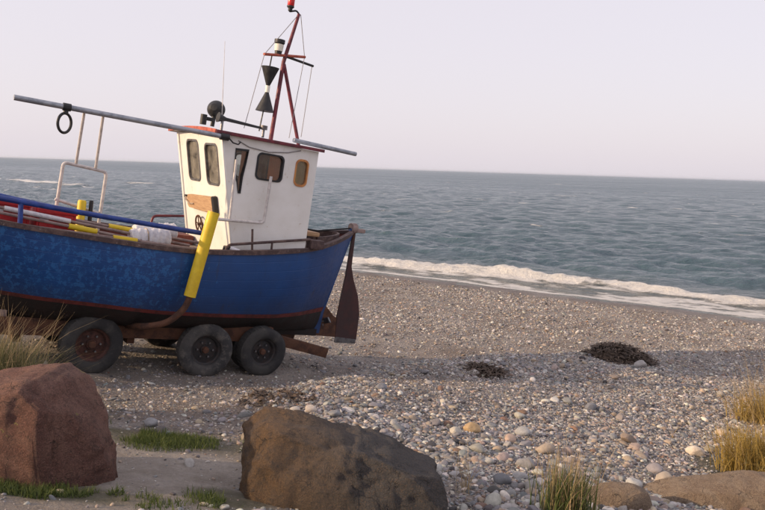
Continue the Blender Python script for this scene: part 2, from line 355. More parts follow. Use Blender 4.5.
def beach_mat():
    b = NB('beach_gravel'); pos = b.n('ShaderNodeNewGeometry').outputs['Position']
    s = b.sepxyz(pos); dist = b.math('ADD', b.math('MULTIPLY', b.math('SUBTRACT', s[0], float(S0[0])), float(LN[0])), b.math('MULTIPLY', b.math('SUBTRACT', s[1], float(S0[1])), float(LN[1])))
    big = b.noise(.55, 5, .6, pos); med = b.noise(3.0, 6, .7, pos); fine = b.noise(38, 5, .75, pos)
    vor = b.voro(26, pos); vc = b.voro(26, pos, out='Color'); vc2 = b.voro(70, pos, out='Color'); v2 = b.voro(70, pos)
    sand = b.mix(b.ramp(med, [(.3, 0.0), (.7, 1.0)]), (.215, .19, .165), (.30, .268, .23))
    g1 = b.n('ShaderNodeRGBToBW'); b.l(vc, g1.inputs[0]); g2 = b.n('ShaderNodeRGBToBW'); b.l(vc2, g2.inputs[0])
    peb = b.ramp(g1.outputs[0], [(.15, (.10, .095, .10)), (.35, (.26, .22, .20)), (.5, (.19, .19, .21)), (.65, (.33, .29, .25)), (.85, (.46, .43, .40))])
    pe2 = b.ramp(g2.outputs[0], [(.15, (.13, .12, .12)), (.4, (.28, .23, .19)), (.6, (.22, .21, .21)), (.85, (.42, .38, .34))])
    a = b.n('ShaderNodeAttribute', attribute_name='gravel').outputs['Fac']
    c = b.mix(b.math('MULTIPLY', a, b.ramp(fine, [(.35, .4), (.6, 1.0)])), sand, pe2)
    c = b.mix(b.math('MULTIPLY', b.math('MULTIPLY', a, b.ramp(vor, [(.32, 1.0), (.45, 0.0)])), b.ramp(big, [(.4, .3), (.6, .9)])), c, peb)
    c = b.mix(b.math('MULTIPLY', a, b.ramp(b.noise(.8, 8, .72, pos), [(.42, 0.0), (.60, .7)])), c, (.135, .100, .078))
    debris = b.ramp(b.noise(1.3, 9, .78, pos), [(.52, 0.0), (.64, .7)])
    c = b.mix(b.math('MULTIPLY', debris, a), c, (.075, .055, .045))
    c = b.mix(b.math('MULTIPLY', b.math('SUBTRACT', 1.0, a), b.ramp(b.noise(2.2, 9, .72, pos), [(.42, 0.0), (.62, .75)])), c, (.12, .095, .07))
    soil = b.n('ShaderNodeAttribute', attribute_name='soil').outputs['Fac']
    c = b.mix(b.math('MULTIPLY', soil, b.ramp(med, [(.35, .5), (.6, 1.0)])), c, (.075, .07, .04))
    wet = b.n('ShaderNodeMapRange'); wet.inputs[1].default_value = 1.6; wet.inputs[2].default_value = .2
    b.l(b.math('ADD', dist, b.math('MULTIPLY', b.math('SUBTRACT', big, .5), 2.2)), wet.inputs[0])
    c = b.mix(b.math('MULTIPLY', wet.outputs[0], .75), c, b.mix(1.0, c, (.42, .38, .36), 'MULTIPLY'))
    bump = b.math('ADD', b.math('MULTIPLY', b.math('MULTIPLY', b.math('SUBTRACT', .5, vor), a), 1.0), b.math('ADD', b.math('ADD', b.math('MULTIPLY', fine, .35), b.math('MULTIPLY', b.noise(9, 6, .7, pos), .8)), b.math('MULTIPLY', b.math('MULTIPLY', b.math('SUBTRACT', .5, v2), a), .5)))
    rgh = b.math('SUBTRACT', .9, b.math('MULTIPLY', wet.outputs[0], .45))
    return b.set(c, rgh, bump, .8, .03)
M['beach'] = beach_mat()
def soil_mask(X, Y):
    m = 0
    for (cx, cy, rx, ry) in SOIL: m = np.maximum(m, 1 - sstep(.6, 1.25, np.hypot((X - cx) / rx, (Y - cy) / ry) + .6 * fbm(X * 2.5, Y * 2.5, 3)))
    return m
def gravel_mask(X, Y):
    d = (X - S0[0]) * LN[0] + (Y - S0[1]) * LN[1]
    path = sstep(.5, -.35, X - .18 * (Y - 5) - .5 * fbm(X * .8, Y * .8, 3)) * sstep(7.0, 6.2, Y + .6 * fbm(X * .9, Y * .9, 3))
    return np.clip(1 - path, 0.28, 1) * (1 - .45 * trailer_w(X, Y)[0])
SOIL = [tuple(hit(40, 490)[:2]) + (.75, .24), tuple(hit(160, 440)[:2]) + (.85, .33), tuple(hit(225, 498)[:2]) + (.3, .3), (-3.9, 7.4, 1.2, .9), (-8, 2, 4, 5), tuple(hit(745, 470)[:2]) + (.6, .5)]
GZ = hz(GX, GY)
me = mesh_np('beach', np.stack([GX, GY, GZ], -1).reshape(-1, 3), grid_quads(len(gy), len(gx)), M['beach'])
for nme, arr in (('gravel', gravel_mask(GX, GY)), ('soil', soil_mask(GX, GY))):
    at = me.attributes.new(nme, 'FLOAT', 'POINT'); at.data.foreach_set('value', arr.ravel().astype(np.float32))
beach = tag(link('beach', me), kind='structure')

# ------------------------------------------------------------------ sea
SEA = -.90
def sea_mat():
    b = NB('sea_water'); pos = b.n('ShaderNodeNewGeometry').outputs['Position']
    def mp(sc, rz):
        x = b.n('ShaderNodeMapping'); x.inputs['Scale'].default_value = sc; x.inputs['Rotation'].default_value = (0, 0, rz); b.l(pos, x.inputs[0]); return x.outputs[0]
    rz = math.radians(33)
    n1 = b.noise(1.9, 5, .65, mp((.7, 1.1, 1), rz)); n2 = b.noise(.33, 5, .62, mp((.45, 1.2, 1), rz)); n3 = b.noise(6, 3, .6, mp((.8, 1.2, 1), rz))
    n4 = b.noise(.06, 5, .65, mp((.35, 1.4, 1), rz))
    hgt = b.math('ADD', b.math('ADD', b.math('MULTIPLY', n1, .50), b.math('MULTIPLY', n2, .75)), b.math('ADD', b.math('MULTIPLY', n3, .075), b.math('MULTIPLY', n4, 1.6)))
    foam = b.n('ShaderNodeAttribute', attribute_name='foam').outputs['Fac']
    fr = b.noise(2.6, 8, .75, mp((.7, 1.3, 1), rz)); fv = b.math('ADD', foam, b.math('MULTIPLY', b.math('SUBTRACT', fr, .5), 1.1))
    fm = b.ramp(fv, [(.42, 0.0), (.66, 1.0)])
    c = b.mix(b.ramp(n2, [(.35, 0.0), (.7, 1.0)]), (.038, .074, .100), (.056, .100, .124))
    shal = b.n('ShaderNodeAttribute', attribute_name='shallow').outputs['Fac']
    c = b.mix(shal, c, (.085, .10, .095))
    c = b.mix(fm, c, b.mix(b.ramp(fr, [(.35, 0.0), (.6, 1.0)]), (.62, .62, .62), (.84, .83, .81)))
    dsh = b.sepxyz(pos); off = b.math('ADD', b.math('MULTIPLY', b.math('SUBTRACT', dsh[0], float(S0[0])), -float(LN[0])), b.math('MULTIPLY', b.math('SUBTRACT', dsh[1], float(S0[1])), -float(LN[1])))
    rg = b.n('ShaderNodeMapRange', interpolation_type='SMOOTHSTEP'); rg.inputs[1].default_value = 0; rg.inputs[2].default_value = 260; rg.inputs[3].default_value = .14; rg.inputs[4].default_value = .31; b.l(off, rg.inputs[0]); pat = b.noise(.035, 6, .7, mp((.25, 1.6, 1), rz)); rgo = b.math('MULTIPLY', rg.outputs[0], b.ramp(pat, [(.35, .72), (.65, 1.25)]))
    b.set(c, b.math('ADD', rgo, b.math('MULTIPLY', fm, .3)), b.math('ADD', hgt, b.math('MULTIPLY', b.math('MULTIPLY', fm, fr), .5)), 1.0, .55)
    b.b.inputs['IOR'].default_value = 1.33
    return b.m
M['sea'] = sea_mat()
sc_cam = -float(S0 @ AL); qc_cam = float(S0 @ LN)           # camera in shore coordinates (q seaward)
q = [-1.2]
while q[-1] < 20000: q.append(q[-1] + max(.075, .0058 * (q[-1] + 2)) * (1 if q[-1] < 220 else 1 + (q[-1] - 220) / 120))
q = np.array(q); tau = axis([(-6, -2.6, .3), (-2.6, .6, .0052), (.6, 5, .3)])
Qg = q[:, None] + 0 * tau; OFF = Qg - qc_cam; Sg = sc_cam + OFF * tau[None, :]
dq = np.gradient(q)[:, None] + 0 * tau; ds = OFF * np.gradient(tau)[None, :]
res = np.maximum(dq, ds * .6)
Hs = np.zeros_like(Qg); wr = random.Random(5)
for i in range(26):
    lam = .6 * (6.0 / .6) ** (i / 25); th = wr.gauss(.10, .75); amp = .0105 * lam ** .78; ph = wr.uniform(0, 6.28); k = 2 * math.pi / lam
    a = k * (Qg * math.cos(th) + Sg * math.sin(th)) + ph + 1.3 * fbm(Sg * .07 + i, Qg * .07, 2)
    wv = np.sin(a); wv = wv + .28 * np.cos(2 * a)
    Hs += amp * wv * np.clip((lam / res - 2.5) / 3, 0, 1) * (.55 + .9 * vn(Sg * .05 + i * 3, Qg * .05))
Hs *= sstep(.5, 9, Qg) * .9 + .06
qb = 3.0 + 2.0 * fbm(Sg * .16, Sg * 0 + 3.3, 3) + .35 * fbm(Sg * 1.1, Qg * .4, 3)
Ab = np.clip(.62 + 2.6 * fbm(Sg * .21 + 9, Sg * 0 + 7.7, 3), .10, 1.3)
rel = Qg - qb
br = np.where(rel > 0, np.exp(-(rel / 1.25) ** 2), np.exp(-(rel / .42) ** 2)) * .36 * Ab
br2 = .16 * np.exp(-((Qg - 8.5 - 1.6 * fbm(Sg * .12 + 4, Sg * 0, 2)) / .8) ** 2) * (.4 + 1.2 * vn(Sg * .13, Sg * 0 + 2)) + .12 * np.exp(-((Qg - 15 - 2 * fbm(Sg * .1 + 8, Sg * 0, 2)) / 1.1) ** 2) * (.3 + 1.2 * vn(Sg * .11 + 5, Sg * 0 + 6))
lump = np.clip(rel + .75, 0, 1) * np.clip(.55 - rel, 0, 1) * (np.abs(fbm(Sg * 1.6, Qg * 2.2, 4)) * 1.1 - .12) * Ab
Hs += br + br2 + lump * 1.3
foam = np.clip(1.25 - np.abs(rel + .15 + .5 * fbm(Sg * .9 + 30, Qg * .9, 3)) / np.where(rel > 0, .36, .75), 0, 1.1) * np.clip(Ab * 1.7 + .5 * fbm(Sg * .5, Qg * .5 + 60, 3), .15, 1.05)
wash = sstep(-.6, .3, Qg) * (1 - sstep(-.9, .2, rel)) * (.48 + .62 * fbm(Sg * .8, Qg * 1.6, 4) * 2)
edge = np.exp(-((Qg - .35 - .5 * fbm(Sg * .5 + 2, Sg * 0, 3)) / .22) ** 2) * .95
trail = np.clip(np.exp(-(rel - .5) / 1.4), 0, 1) * (rel > .2) * .34 * Ab
foam = np.maximum.reduce([foam, wash, edge, trail])
def cap_at(px, py, rs, rq, amp=1.0):
    global foam, Hs
    r = ray(px, py); t = (SEA - CP[2]) / r[2]; p = (CP + r * t)[:2] - S0; s_, q_ = p @ AL, -(p @ LN)
    g = np.exp(-(((Sg - s_) / rs) ** 2 + ((Qg - q_ - .3 * rs * fbm(Sg * .2, Qg * .2, 2)) / rq) ** 2))
    foam = np.maximum(foam, amp * g); Hs = Hs + .22 * g
for c_ in [(45, 183, 8, 3.2, .95), (20, 181, 5, 3, .8), (142, 184, 6, 2.4, .7), (75, 186, 4, 2, .7), (558, 184.5, 2.6, 3, .85), (394, 187, 2.2, 2.2, .6), (700, 196, 2, 1.6, .55), (480, 200, 1.8, 1.2, .5), (640, 190, 2, 1.8, .5), (350, 176, 4, 5, .5)]: cap_at(*c_)
foam = np.maximum(foam, np.where((Qg > 25) & (Qg < 400), np.clip((fbm(Sg * .22 + 40, Qg * .6 + 11, 4) - .225) * 6, 0, .8), 0))
Zs = SEA + Hs; shallow = np.clip(1 - (Qg - .5) / 7.5, 0, 1) * .8
W = S0[None, None, :] + Sg[..., None] * AL - Qg[..., None] * LN
me = mesh_np('sea', np.concatenate([W, Zs[..., None]], -1).reshape(-1, 3), grid_quads(len(q), len(tau)), M['sea'])
for nme, arr in (('foam', foam), ('shallow', shallow)):
    at = me.attributes.new(nme, 'FLOAT', 'POINT'); at.data.foreach_set('value', arr.ravel().astype(np.float32))
tag(link('sea', me), kind='structure')

# ------------------------------------------------------------------ boat
def bl(x, y, v):
    r = ray(x, y); t = (v - (CP - BO) @ BP) / (r @ BP); p = CP + t * r - BO; return Vector((p @ BF, v, p @ BU))
boat = tag(empty('fishing_boat', mat=BM), 'blue wooden fishing boat with white wheelhouse hauled out on a trailer', 'boat')
UT = np.array([-2.64, -2.42, -2.0, -1.3, -.5, .4, 1.6, 2.6, 3.4, 4.0, 4.4, 4.7]); BS = np.array([.035, .27, .57, .91, 1.14, 1.27, 1.33, 1.25, 1.0, .62, .30, .035])
def smooth_interp(x, xp, fp):
    xx = np.linspace(xp[0], xp[-1], 400); yy = np.interp(xx, xp, fp); k = np.hanning(33); k /= k.sum()
    pad = np.concatenate([2 * yy[0] - yy[16:0:-1], yy, 2 * yy[-1] - yy[-2:-18:-1]]); return np.interp(x, xx, np.convolve(pad, k, 'valid'))
bs = lambda u: smooth_interp(u, UT, BS)
SP = [(352, 234), (345, 238), (337, 242), (320, 248), (301, 251), (280, 252), (250, 253), (200, 252), (160, 248), (106, 240), (50, 231), (0, 222.5)]
su, sw = [], []
for (x, y) in SP:
    v = .8
    for _ in range(12): p = bl(x, y, v); v = .5 * v + .5 * float(bs(min(max(p.x, -2.63), 4.6)))
    su.append(p.x); sw.append(p.z)
print('sheer', [(round(a, 2), round(b_, 2)) for a, b_ in zip(su, sw)])
su = np.array([-2.64] + su[1:] + [3.6, 4.2, 4.7]); sw = np.array([2.18] + sw[1:] + [1.98, 2.10, 2.25]); k_ = np.argsort(su); su, sw = su[k_], sw[k_]
ws = lambda u: smooth_interp(u, su, sw)
NS = 90; ss = .5 - .5 * np.cos(np.linspace(0, math.pi, NS)); ss = .5 * ss + .5 * np.linspace(0, 1, NS)
ut = -2.64 + ss * 7.34; uw = -2.27 + ss * 6.42; uk = -2.20 + ss * 5.9
UWT = np.array([-2.27, -2.0, -1.5, -.9, 0, 1.2, 2.3, 3.2, 3.8, 4.15]); BWT = np.array([.03, .22, .56, .83, 1.06, 1.17, 1.05, .62, .24, .03])
bw = smooth_interp(uw, UWT, BWT); ww = np.interp(uw, [-2.3, -1, .8, 1.6, 2.7, 4.7], [.83, .83, .89, .95, 1.01, 1.10])
T3 = np.stack([ut, bs(ut), ws(ut)], -1); W3 = np.stack([uw, bw, ww], -1); K3 = np.stack([uk, 0 * uk + .03, np.interp(uk, [-2.2, 0, 2.8, 3.7], [.50, .50, .56, .76])], -1)
def q2(a, c, b, n):
    t = np.linspace(0, 1, n)[:, None, None]; return a * (1 - t) ** 2 + 2 * c * t * (1 - t) + b * t * t
c1 = (T3 + W3) / 2; c1[:, 1] = np.maximum(T3[:, 1] * .55 + W3[:, 1] * .55, W3[:, 1]) ; c1[:, 1] = np.minimum(c1[:, 1], (T3[:, 1] + W3[:, 1]) / 2 + .10); c1[:, 2] = T3[:, 2] * .40 + W3[:, 2] * .60
c2 = W3 * .5 + K3 * .5; c2[:, 1] = W3[:, 1] * .80; c2[:, 2] = K3[:, 2] + .05
SIDE = q2(T3, c1, W3, 15); BOT = q2(W3, c2, K3, 9)
def mir(G):
    V = G.reshape(-1, 3); m = V.copy(); m[:, 1] *= -1; Q = grid_quads(G.shape[0], G.shape[1])
    return np.concatenate([V, m]), np.concatenate([Q, Q[:, ::-1] + len(V)])
def surf(name, G, mat, parent=boat, solid=.0):
    V, Q = mir(G); o = link(name, mesh_np(name, V, Q, mat), parent)
    if solid: md = o.modifiers.new('s', 'SOLIDIFY'); md.thickness = solid; md.offset = 0
    return o
t_boot = .93
hull = surf('hull', q2(T3, c1, W3, 15)[:14], M['hull'])
at = hull.data.attributes.new('girth', 'FLOAT', 'POINT'); at.data.foreach_set('value', np.tile(np.repeat(np.linspace(0, 1, 15)[:14], NS), 2).astype(np.float32))
hull['label'] = 'blue planked hull with flaking paint'
lo = SIDE[13]; boot = np.stack([lo * (1 - t) + W3 * t for t in np.linspace(0, 1, 3)]); boot[:, :, 1] += .003
surf('boot_stripe', boot, M['red_boot'])
surf('bottom', BOT, M['bottom'])
# stem and stern posts
MB().prism([(-2.66, 0, 2.24), (-2.60, 0, 2.24), (-2.20, 0, .80), (-2.15, 0, .46), (-2.26, 0, .46), (-2.29, 0, .80)], (0, .09, 0)).build('stern_post', M['hull'], boat)
MB().prism([(4.77, 0, 2.36), (4.66, 0, 2.36), (4.10, 0, 1.08), (3.6, 0, .70), (3.75, 0, .64), (4.26, 0, 1.03)], (0, .10, 0)).build('stem_post', M['hull'], boat)
MB().prism([(-2.2, 0, .53), (3.0, 0, .60), (3.66, 0, .74), (3.62, 0, .63), (3.0, 0, .49), (-2.2, 0, .42)], (0, .12, 0)).build('keel', M['bottom'], boat)
# inner bulwark, deck, cap rail
inn = T3.copy(); inn[:, 1] = np.maximum(inn[:, 1] - .06, .005); dk = inn.copy()
dkw = np.where(inn[:, 0] < -1.45, ws(inn[:, 0]) - .13, np.where(inn[:, 0] < .15, 1.61, 1.42)); dk[:, 2] = dkw
for j in range(NS):
    dk[j, 1] = max(min(np.interp(dkw[j], SIDE[::-1, j, 2], SIDE[::-1, j, 1]) - .05, dk[j, 1] - .01), .004); dk[j, 0] = np.interp(dkw[j], SIDE[::-1, j, 2], SIDE[::-1, j, 0])
surf('bulwark', np.stack([inn, dk]), M['bulwark'])
dm = dk.copy(); dm[:, 1] = 0; dm[:, 2] += .02
surf('deck', np.stack([dk - [0, 0, .004], dm]), M['deck'])
for sg in (1, -1):
    oc = T3.copy(); oc[:, 1] += .028; ic = T3.copy(); ic[:, 1] = np.maximum(ic[:, 1] - .085, .002)
    ring = [oc + [0, 0, -.028], oc + [0, 0, .03], ic + [0, 0, .03], ic + [0, 0, -.02]]
    ring = np.stack(ring + [ring[0]], 1); ring[..., 1] *= sg; n_ = len(ut)
    mb = MB(); mb.add([tuple(p) for p in ring[:, :4].reshape(-1, 3)], [(i * 4 + a, i * 4 + (a + 1) % 4, (i + 1) * 4 + (a + 1) % 4, (i + 1) * 4 + a) for i in range(n_ - 1) for a in range(4)])
    mb.build('gunwale', M['cap'], boat, ang=30)
# stern deck fittings
cv = [Vector((-1.62 - .70 * math.sin(a) * 1.0, .48 * math.cos(a) , 2.0 + .10 * math.sin(a))) for a in np.linspace(.12, math.pi - .12, 15)]
mb = MB()
for a, b_ in zip(cv[:-1], cv[1:]): mb.bar(a, b_, .05, .26, side=(0, 0, 1), bev=.004) if False else mb.prism([a + Vector((0, 0, -.16)), b_ + Vector((0, 0, -.16)), b_ + Vector((0, 0, .05)), a + Vector((0, 0, .05))], ((b_ - a).cross(Vector((0, 0, 1)))).normalized() * .04)
mb.build('stern_coaming', M['cap'], boat)
MB().box((-1.62, .25, 2.10), (.24, .5, .07), bev=.02).build('stern_bench', M['plank'], boat)
MB().box((-1.47, .86, 1.98), (.22, .16, .13), bev=.015).build('chock', M['cap'], boat)
# ---- wheelhouse
HC, WT, WB = .87, 3.33, 1.60
def fu(w): return .20 + (w - 3.33) * (.35 / 1.5)
RU = -1.30
def rrect(cx, cy, wx, wy, r, n=6, skew=0):
    o = []
    for (sx, sy, a0) in ((1, 1, 0), (-1, 1, 90), (-1, -1, 180), (1, -1, 270)):
        for k in range(n + 1):
            a = math.radians(a0 + 90 * k / n); y = sy * (wy / 2 - r) + r * math.sin(a); o.append((cx + sx * (wx / 2 - r) + r * math.cos(a) + skew * y, cy + y))
    return o
def panel_mesh(name, outline, holes, th, mat):
    cu = bpy.data.curves.new(name, 'CURVE'); cu.dimensions = '2D'; cu.fill_mode = 'BOTH'; cu.extrude = th / 2
    for poly in [outline] + holes:
        sp = cu.splines.new('POLY'); sp.points.add(len(poly) - 1); sp.use_cyclic_u = True
        for i, (x, y) in enumerate(poly): sp.points[i].co = (x, y, 0, 1)
    o = bpy.data.objects.new(name, cu); me = bpy.data.meshes.new_from_object(o); bpy.data.objects.remove(o); bpy.data.curves.remove(cu)
    me.materials.clear(); me.materials.append(mat); me.name = name; return me
house = MB().box((-.60, 0, 1.645), (1.22, 1.6, .03)).build('wheelhouse', M['deck'], boat)   # floor, carries the walls
def scale_poly(P, k):
    cx = sum(p[0] for p in P) / len(P); cy = sum(p[1] for p in P) / len(P); o = []
    for (x, y) in P:
        dx, dy = x - cx, y - cy; L = math.hypot(dx, dy); o.append((cx + dx * (L + k) / L, cy + dy * (L + k) / L))
    return o
def wall(name, outline, holes, mtx, th=.05):
    w_ = link(name, panel_mesh(name, outline, holes, th, M['white']), house); w_.matrix_local = mtx; return w_
def add_window(parent_mtx, hole, th=.05, fm='black', gm='glass'):
    fr = link('window', panel_mesh('window', scale_poly(hole, .008), [scale_poly(hole, -.022)], th + .022, M[fm]), boat); fr.matrix_local = parent_mtx
    link('pane', panel_mesh('pane', scale_poly(hole, -.012), [], .005, M[gm]), fr)
# side walls: panel coords x=u, y=w ; local z = -v
slit = [(-.01, 3.17), (-.205, 3.18), (-.19, 3.0), (-.165, 2.80), (-.165, 2.58), (-.125, 2.58), (-.09, 2.72), (-.03, 2.86)]
sidep = [(fu(WB), WB), (fu(WT), WT), (RU, WT), (RU, WB)]
for sg in (1, -1):
    Ms = Matrix(((1, 0, 0, 0), (0, 0, -1, sg * (HC - .025)), (0, 1, 0, 0), (0, 0, 0, 1)))
    hs = [slit, rrect(-.555, 2.99, .41, .37, .07), rrect(-1.06, 2.985, .205, .38, .075)] if sg > 0 else [rrect(-.3, 2.99, .44, .37, .07), rrect(-.95, 2.985, .40, .38, .075)]
    wall('side_wall', sidep, hs, Ms)
    for k, h in enumerate(hs): add_window(Ms, h, fm='wood' if (sg > 0 and k == 2) else 'black')
    # inner lining boards
    li = link('lining', panel_mesh('lining', [(fu(WB) - .08, WB + .03), (fu(WT) - .09, WT - .03), (RU + .06, WT - .03), (RU + .06, WB + .03)], [scale_poly(h, .02) for h in hs], .015, M['wood']), house)
    li.matrix_local = Matrix(((1, 0, 0, 0), (0, 0, -1, sg * (HC - .065)), (0, 1, 0, 0), (0, 0, 0, 1)))
def glow_panel(u0, u1, w0, w1, mat):  # added panels behind side panes; the windows' warm glow is put into their colour
    n = 26; V = [(u0 + (u1 - u0) * i / (n - 1), HC - .0535 + .0022 * math.sin(i * 1.9), z) for z in (w0, (w0 + w1) / 2, w1) for i in range(n)]
    link('glow_panel', mesh_np('glow_panel', V, grid_quads(3, n), mat), house)
def glow_panel_mat(name, c):
    b = NB(name); b.set(c, .9); tl = b.n('ShaderNodeBsdfTranslucent'); tl.inputs[0].default_value = (*c, 1); mx = b.n('ShaderNodeMixShader'); mx.inputs[0].default_value = .12
    b.l(b.b.outputs[0], mx.inputs[1]); b.l(tl.outputs[0], mx.inputs[2]); b.l(mx.outputs[0], b.o.inputs[0]); return b.m
oc_, gc_ = glow_panel_mat('orange_glow', (.80, .24, .07)), glow_panel_mat('gold_glow', (.92, .66, .26))
glow_panel(-.56, -.79, 2.74, 3.24, oc_); glow_panel(-.13, -.24, 2.5, 3.24, oc_); glow_panel(-.93, -1.19, 2.74, 3.24, gc_)
# front: panel coords x=v, y=along slope
a0, a1 = Vector((fu(WB), 0, WB)), Vector((fu(WT), 0, WT)); sl_ = (a1 - a0).normalized(); nf = Vector((0, 1, 0)).cross(sl_); LF = (a1 - a0).length
base = a0 + nf * (-.025 if nf.x > 0 else .025)
Mf = Matrix(((0, sl_.x, nf.x, base.x), (1, 0, 0, 0), (0, sl_.z, nf.z, base.z), (0, 0, 0, 1)))
yw = lambda w_: (w_ - WB) / sl_.z
wf = [rrect(-.30, yw(2.945), .46, .60, .09), rrect(.405, yw(2.915), .46, .58, .09)]
wall('front_wall', [(-HC + .052, 0), (HC - .052, 0), (HC - .052, LF), (-HC + .052, LF)], wf, Mf)
for h in wf: add_window(Mf, h, fm='steel', gm='pale_pane')
# corner posts closing the front edges
for sg in (1, -1):
    MB().bar((fu(WB) + .006, sg * (HC - .026), WB), (fu(WT) + .006, sg * (HC - .026), WT), .058, .03).build('corner_trim', M['white'], house)
Mr = Matrix(((0, 0, 1, RU + .025), (1, 0, 0, 0), (0, 1, 0, 0), (0, 0, 0, 1)))
rearh = [[(.05, 1.68), (.70, 1.68), (.70, 3.15), (.05, 3.15)], rrect(-.4, 2.95, .45, .42, .06)]
wall('rear_wall', [(-HC + .052, WB), (HC - .052, WB), (HC - .052, WT), (-HC + .052, WT)], rearh, Mr)
add_window(Mr, rearh[1])
li = link('lining', panel_mesh('lining', [(-HC + .09, WB + .03), (.03, WB + .03), (.03, 3.17), (.72, 3.17), (.72, WB + .03), (HC - .09, WB + .03), (HC - .09, WT - .03), (-HC + .09, WT - .03)], [scale_poly(rearh[1], .02)], .015, M['wood']), house); li.matrix_local = Matrix(((0, 0, 1, RU + .065), (1, 0, 0, 0), (0, 1, 0, 0), (0, 0, 0, 1)))
dr = link('door', panel_mesh('door', [(.06, 1.69), (.69, 1.69), (.69, 3.14), (.06, 3.14)], [], .035, M['wood']), boat); dr.matrix_local = Mr
MB().tube([(-.03, .62, 2.3), (-.06, .62, 2.3), (-.06, .55, 2.3)], .01).build('handle', M['steel'], dr).matrix_local = Mr.inverted() @ Matrix.Translation((RU, 0, 0))
MB().box((-.42, 0, 2.10), (.18, 1.5, .80)).build('console', M['wood'], house)
MB().tube([Vector((-.36, .22 * math.cos(a), 2.55 + .22 * math.sin(a))) for a in np.linspace(0, 2 * math.pi, 24, endpoint=False)], .016, closed=True).tube([(-.36, 0, 2.33), (-.36, 0, 2.77)], .012).tube([(-.36, -.22, 2.55), (-.36, .22, 2.55)], .012).tube([(-.36, 0, 2.55), (-.28, 0, 2.55)], .02).build('helm', M['wood'], house)
# roof, cambered
RN = 13; uu = np.linspace(RU - .05, fu(WT) + .12, 12); vv = np.linspace(-HC - .06, HC + .06, RN)
top = np.array([[(u_, v_, WT + .035 + .035 * (1 - (v_ / (HC + .06)) ** 2)) for v_ in vv] for u_ in uu]); bot = top - [0, 0, .03]; bot[..., 2] = np.maximum(bot[..., 2], WT + .004)
V = np.concatenate([top.reshape(-1, 3), bot.reshape(-1, 3)]); Q = grid_quads(12, RN); n0 = 12 * RN
idx = np.arange(n0).reshape(12, RN); loop = np.concatenate([idx[0, :], idx[1:, -1], idx[-1, -2::-1], idx[-2:0:-1, 0]])
sides = np.array([(loop[i], loop[(i + 1) % len(loop)], loop[(i + 1) % len(loop)] + n0, loop[i] + n0) for i in range(len(loop))])
mb = MB(); mb.add([tuple(p) for p in V], [tuple(f) for f in np.concatenate([Q, Q[:, ::-1] + n0, sides])]); roof = mb.build('roof', M['white'], boat)
for sg in (1, -1): MB().bar((fu(WT) + .125, sg * (HC + .065), WT + .022), (RU - .055, sg * (HC + .065), WT + .022), .018, .045).build('roof_trim', M['darkred'], roof)
fe = top[-1] + [.008, 0, -.012]; mb = MB()
for a, b_ in zip(fe[:-1], fe[1:]): mb.bar(a, b_, .02, .05, side=(1, 0, 0), bev=.003)
mb.build('roof_trim', M['redtrim'], roof)['label'] = 'bright red front edge of the roof'
MB().tube([(-.03, HC + .01, 3.28), (-.2, HC + .012, 3.22), (-.5, HC + .012, 3.20), (-.8, HC + .012, 3.24), (-1.0, HC + .01, 3.30)], .007, 6).build('cable', M['wire'], boat)
# plank and valve wheel on the front wall
def fp(v, w_, off=.02): p = Vector((fu(w_), v, w_)); return p + (nf if nf.x > 0 else -nf) * off
pl = MB().prism([fp(-.50, 2.44, .04), fp(-.55, 2.40, .04), fp(-.55, 2.29, .04), fp(-.50, 2.25, .04), fp(.40, 2.24, .04), fp(.45, 2.27, .04), fp(.47, 2.44, .04), fp(.44, 2.47, .04)], (nf if nf.x > 0 else -nf) * .05).build('name_board', M['plank'], boat)
pl['label'] = 'bare wooden board bolted below the front windows'
MB().prism([fp(.42, 2.46, .04), fp(.46, 2.485, .04), fp(.50, 2.475, .04), fp(.51, 2.27, .04), fp(.47, 2.22, .04), fp(.44, 2.25, .04)], (nf if nf.x > 0 else -nf) * .058).build('board_end', M['black'], pl)
MB().tube([fp(-.62, 2.40, .06), fp(-.55, 2.36, .08), fp(-.45, 2.31, .075), fp(-.28, 2.32, .07)], .012, 6).build('rope_end', M['rope'], pl)
MB().lathe([(.0, -.02), (.028, -.02), (.028, .02), (0, .02)], Matrix.Translation(fp(-.63, 2.405, .05)), 12).build('knob', M['black'], pl)
mb = MB(); wc = (-.16, 2.03); R_ = .125
mb.tube([fp(wc[0] + R_ * math.cos(a), wc[1] + R_ * math.sin(a), .06) for a in np.linspace(0, 2 * math.pi, 24, endpoint=False)], .013, 8, closed=True)
for k in range(5): a = k * 1.2566 + .4; mb.tube([fp(wc[0], wc[1], .06), fp(wc[0] + R_ * math.cos(a), wc[1] + R_ * math.sin(a), .06)], .009, 6)
mb.tube([fp(*wc, 0), fp(*wc, .08)], .02, 8); mb.build('valve_wheel', M['rust'], boat)
# booms
B1, B2 = Vector((2.78, .93, 3.30)), Vector((.16, .93, 3.295))
bm_ = MB().tube([B1, B2], .033, 14).build('boom', M['galv'], boat); bm_['label'] = 'grey pipe boom running forward from the wheelhouse roof'
MB().tube([B2 + Vector((.10, 0, 0)), B2 + Vector((-.02, 0, 0))], .048, 12).build('end_socket', M['black'], bm_)
MB().tube([B2 + Vector((-.02, 0, 0)), B2 + Vector((-.08, .03, -.06)), B2 + Vector((-.16, .03, -.07)), B2 + Vector((-.2, .0, -.03))], .01, 6).build('hook', M['black'], bm_)
MB().tube([(-.9, .80, 3.435), (-1.98, .80, 3.405)], .032, 14).build('boom', M['galv'], boat)['label'] = 'grey pipe boom sticking out behind the wheelhouse roof'
rg = MB().tube([Vector((2.21 + .085 * math.cos(a), .93 + .05 * math.cos(a), 3.11 + .115 * math.sin(a))) for a in np.linspace(0, 2 * math.pi, 28, endpoint=False)], .017, 8, closed=True).build('hanging_ring', M['black'], boat)
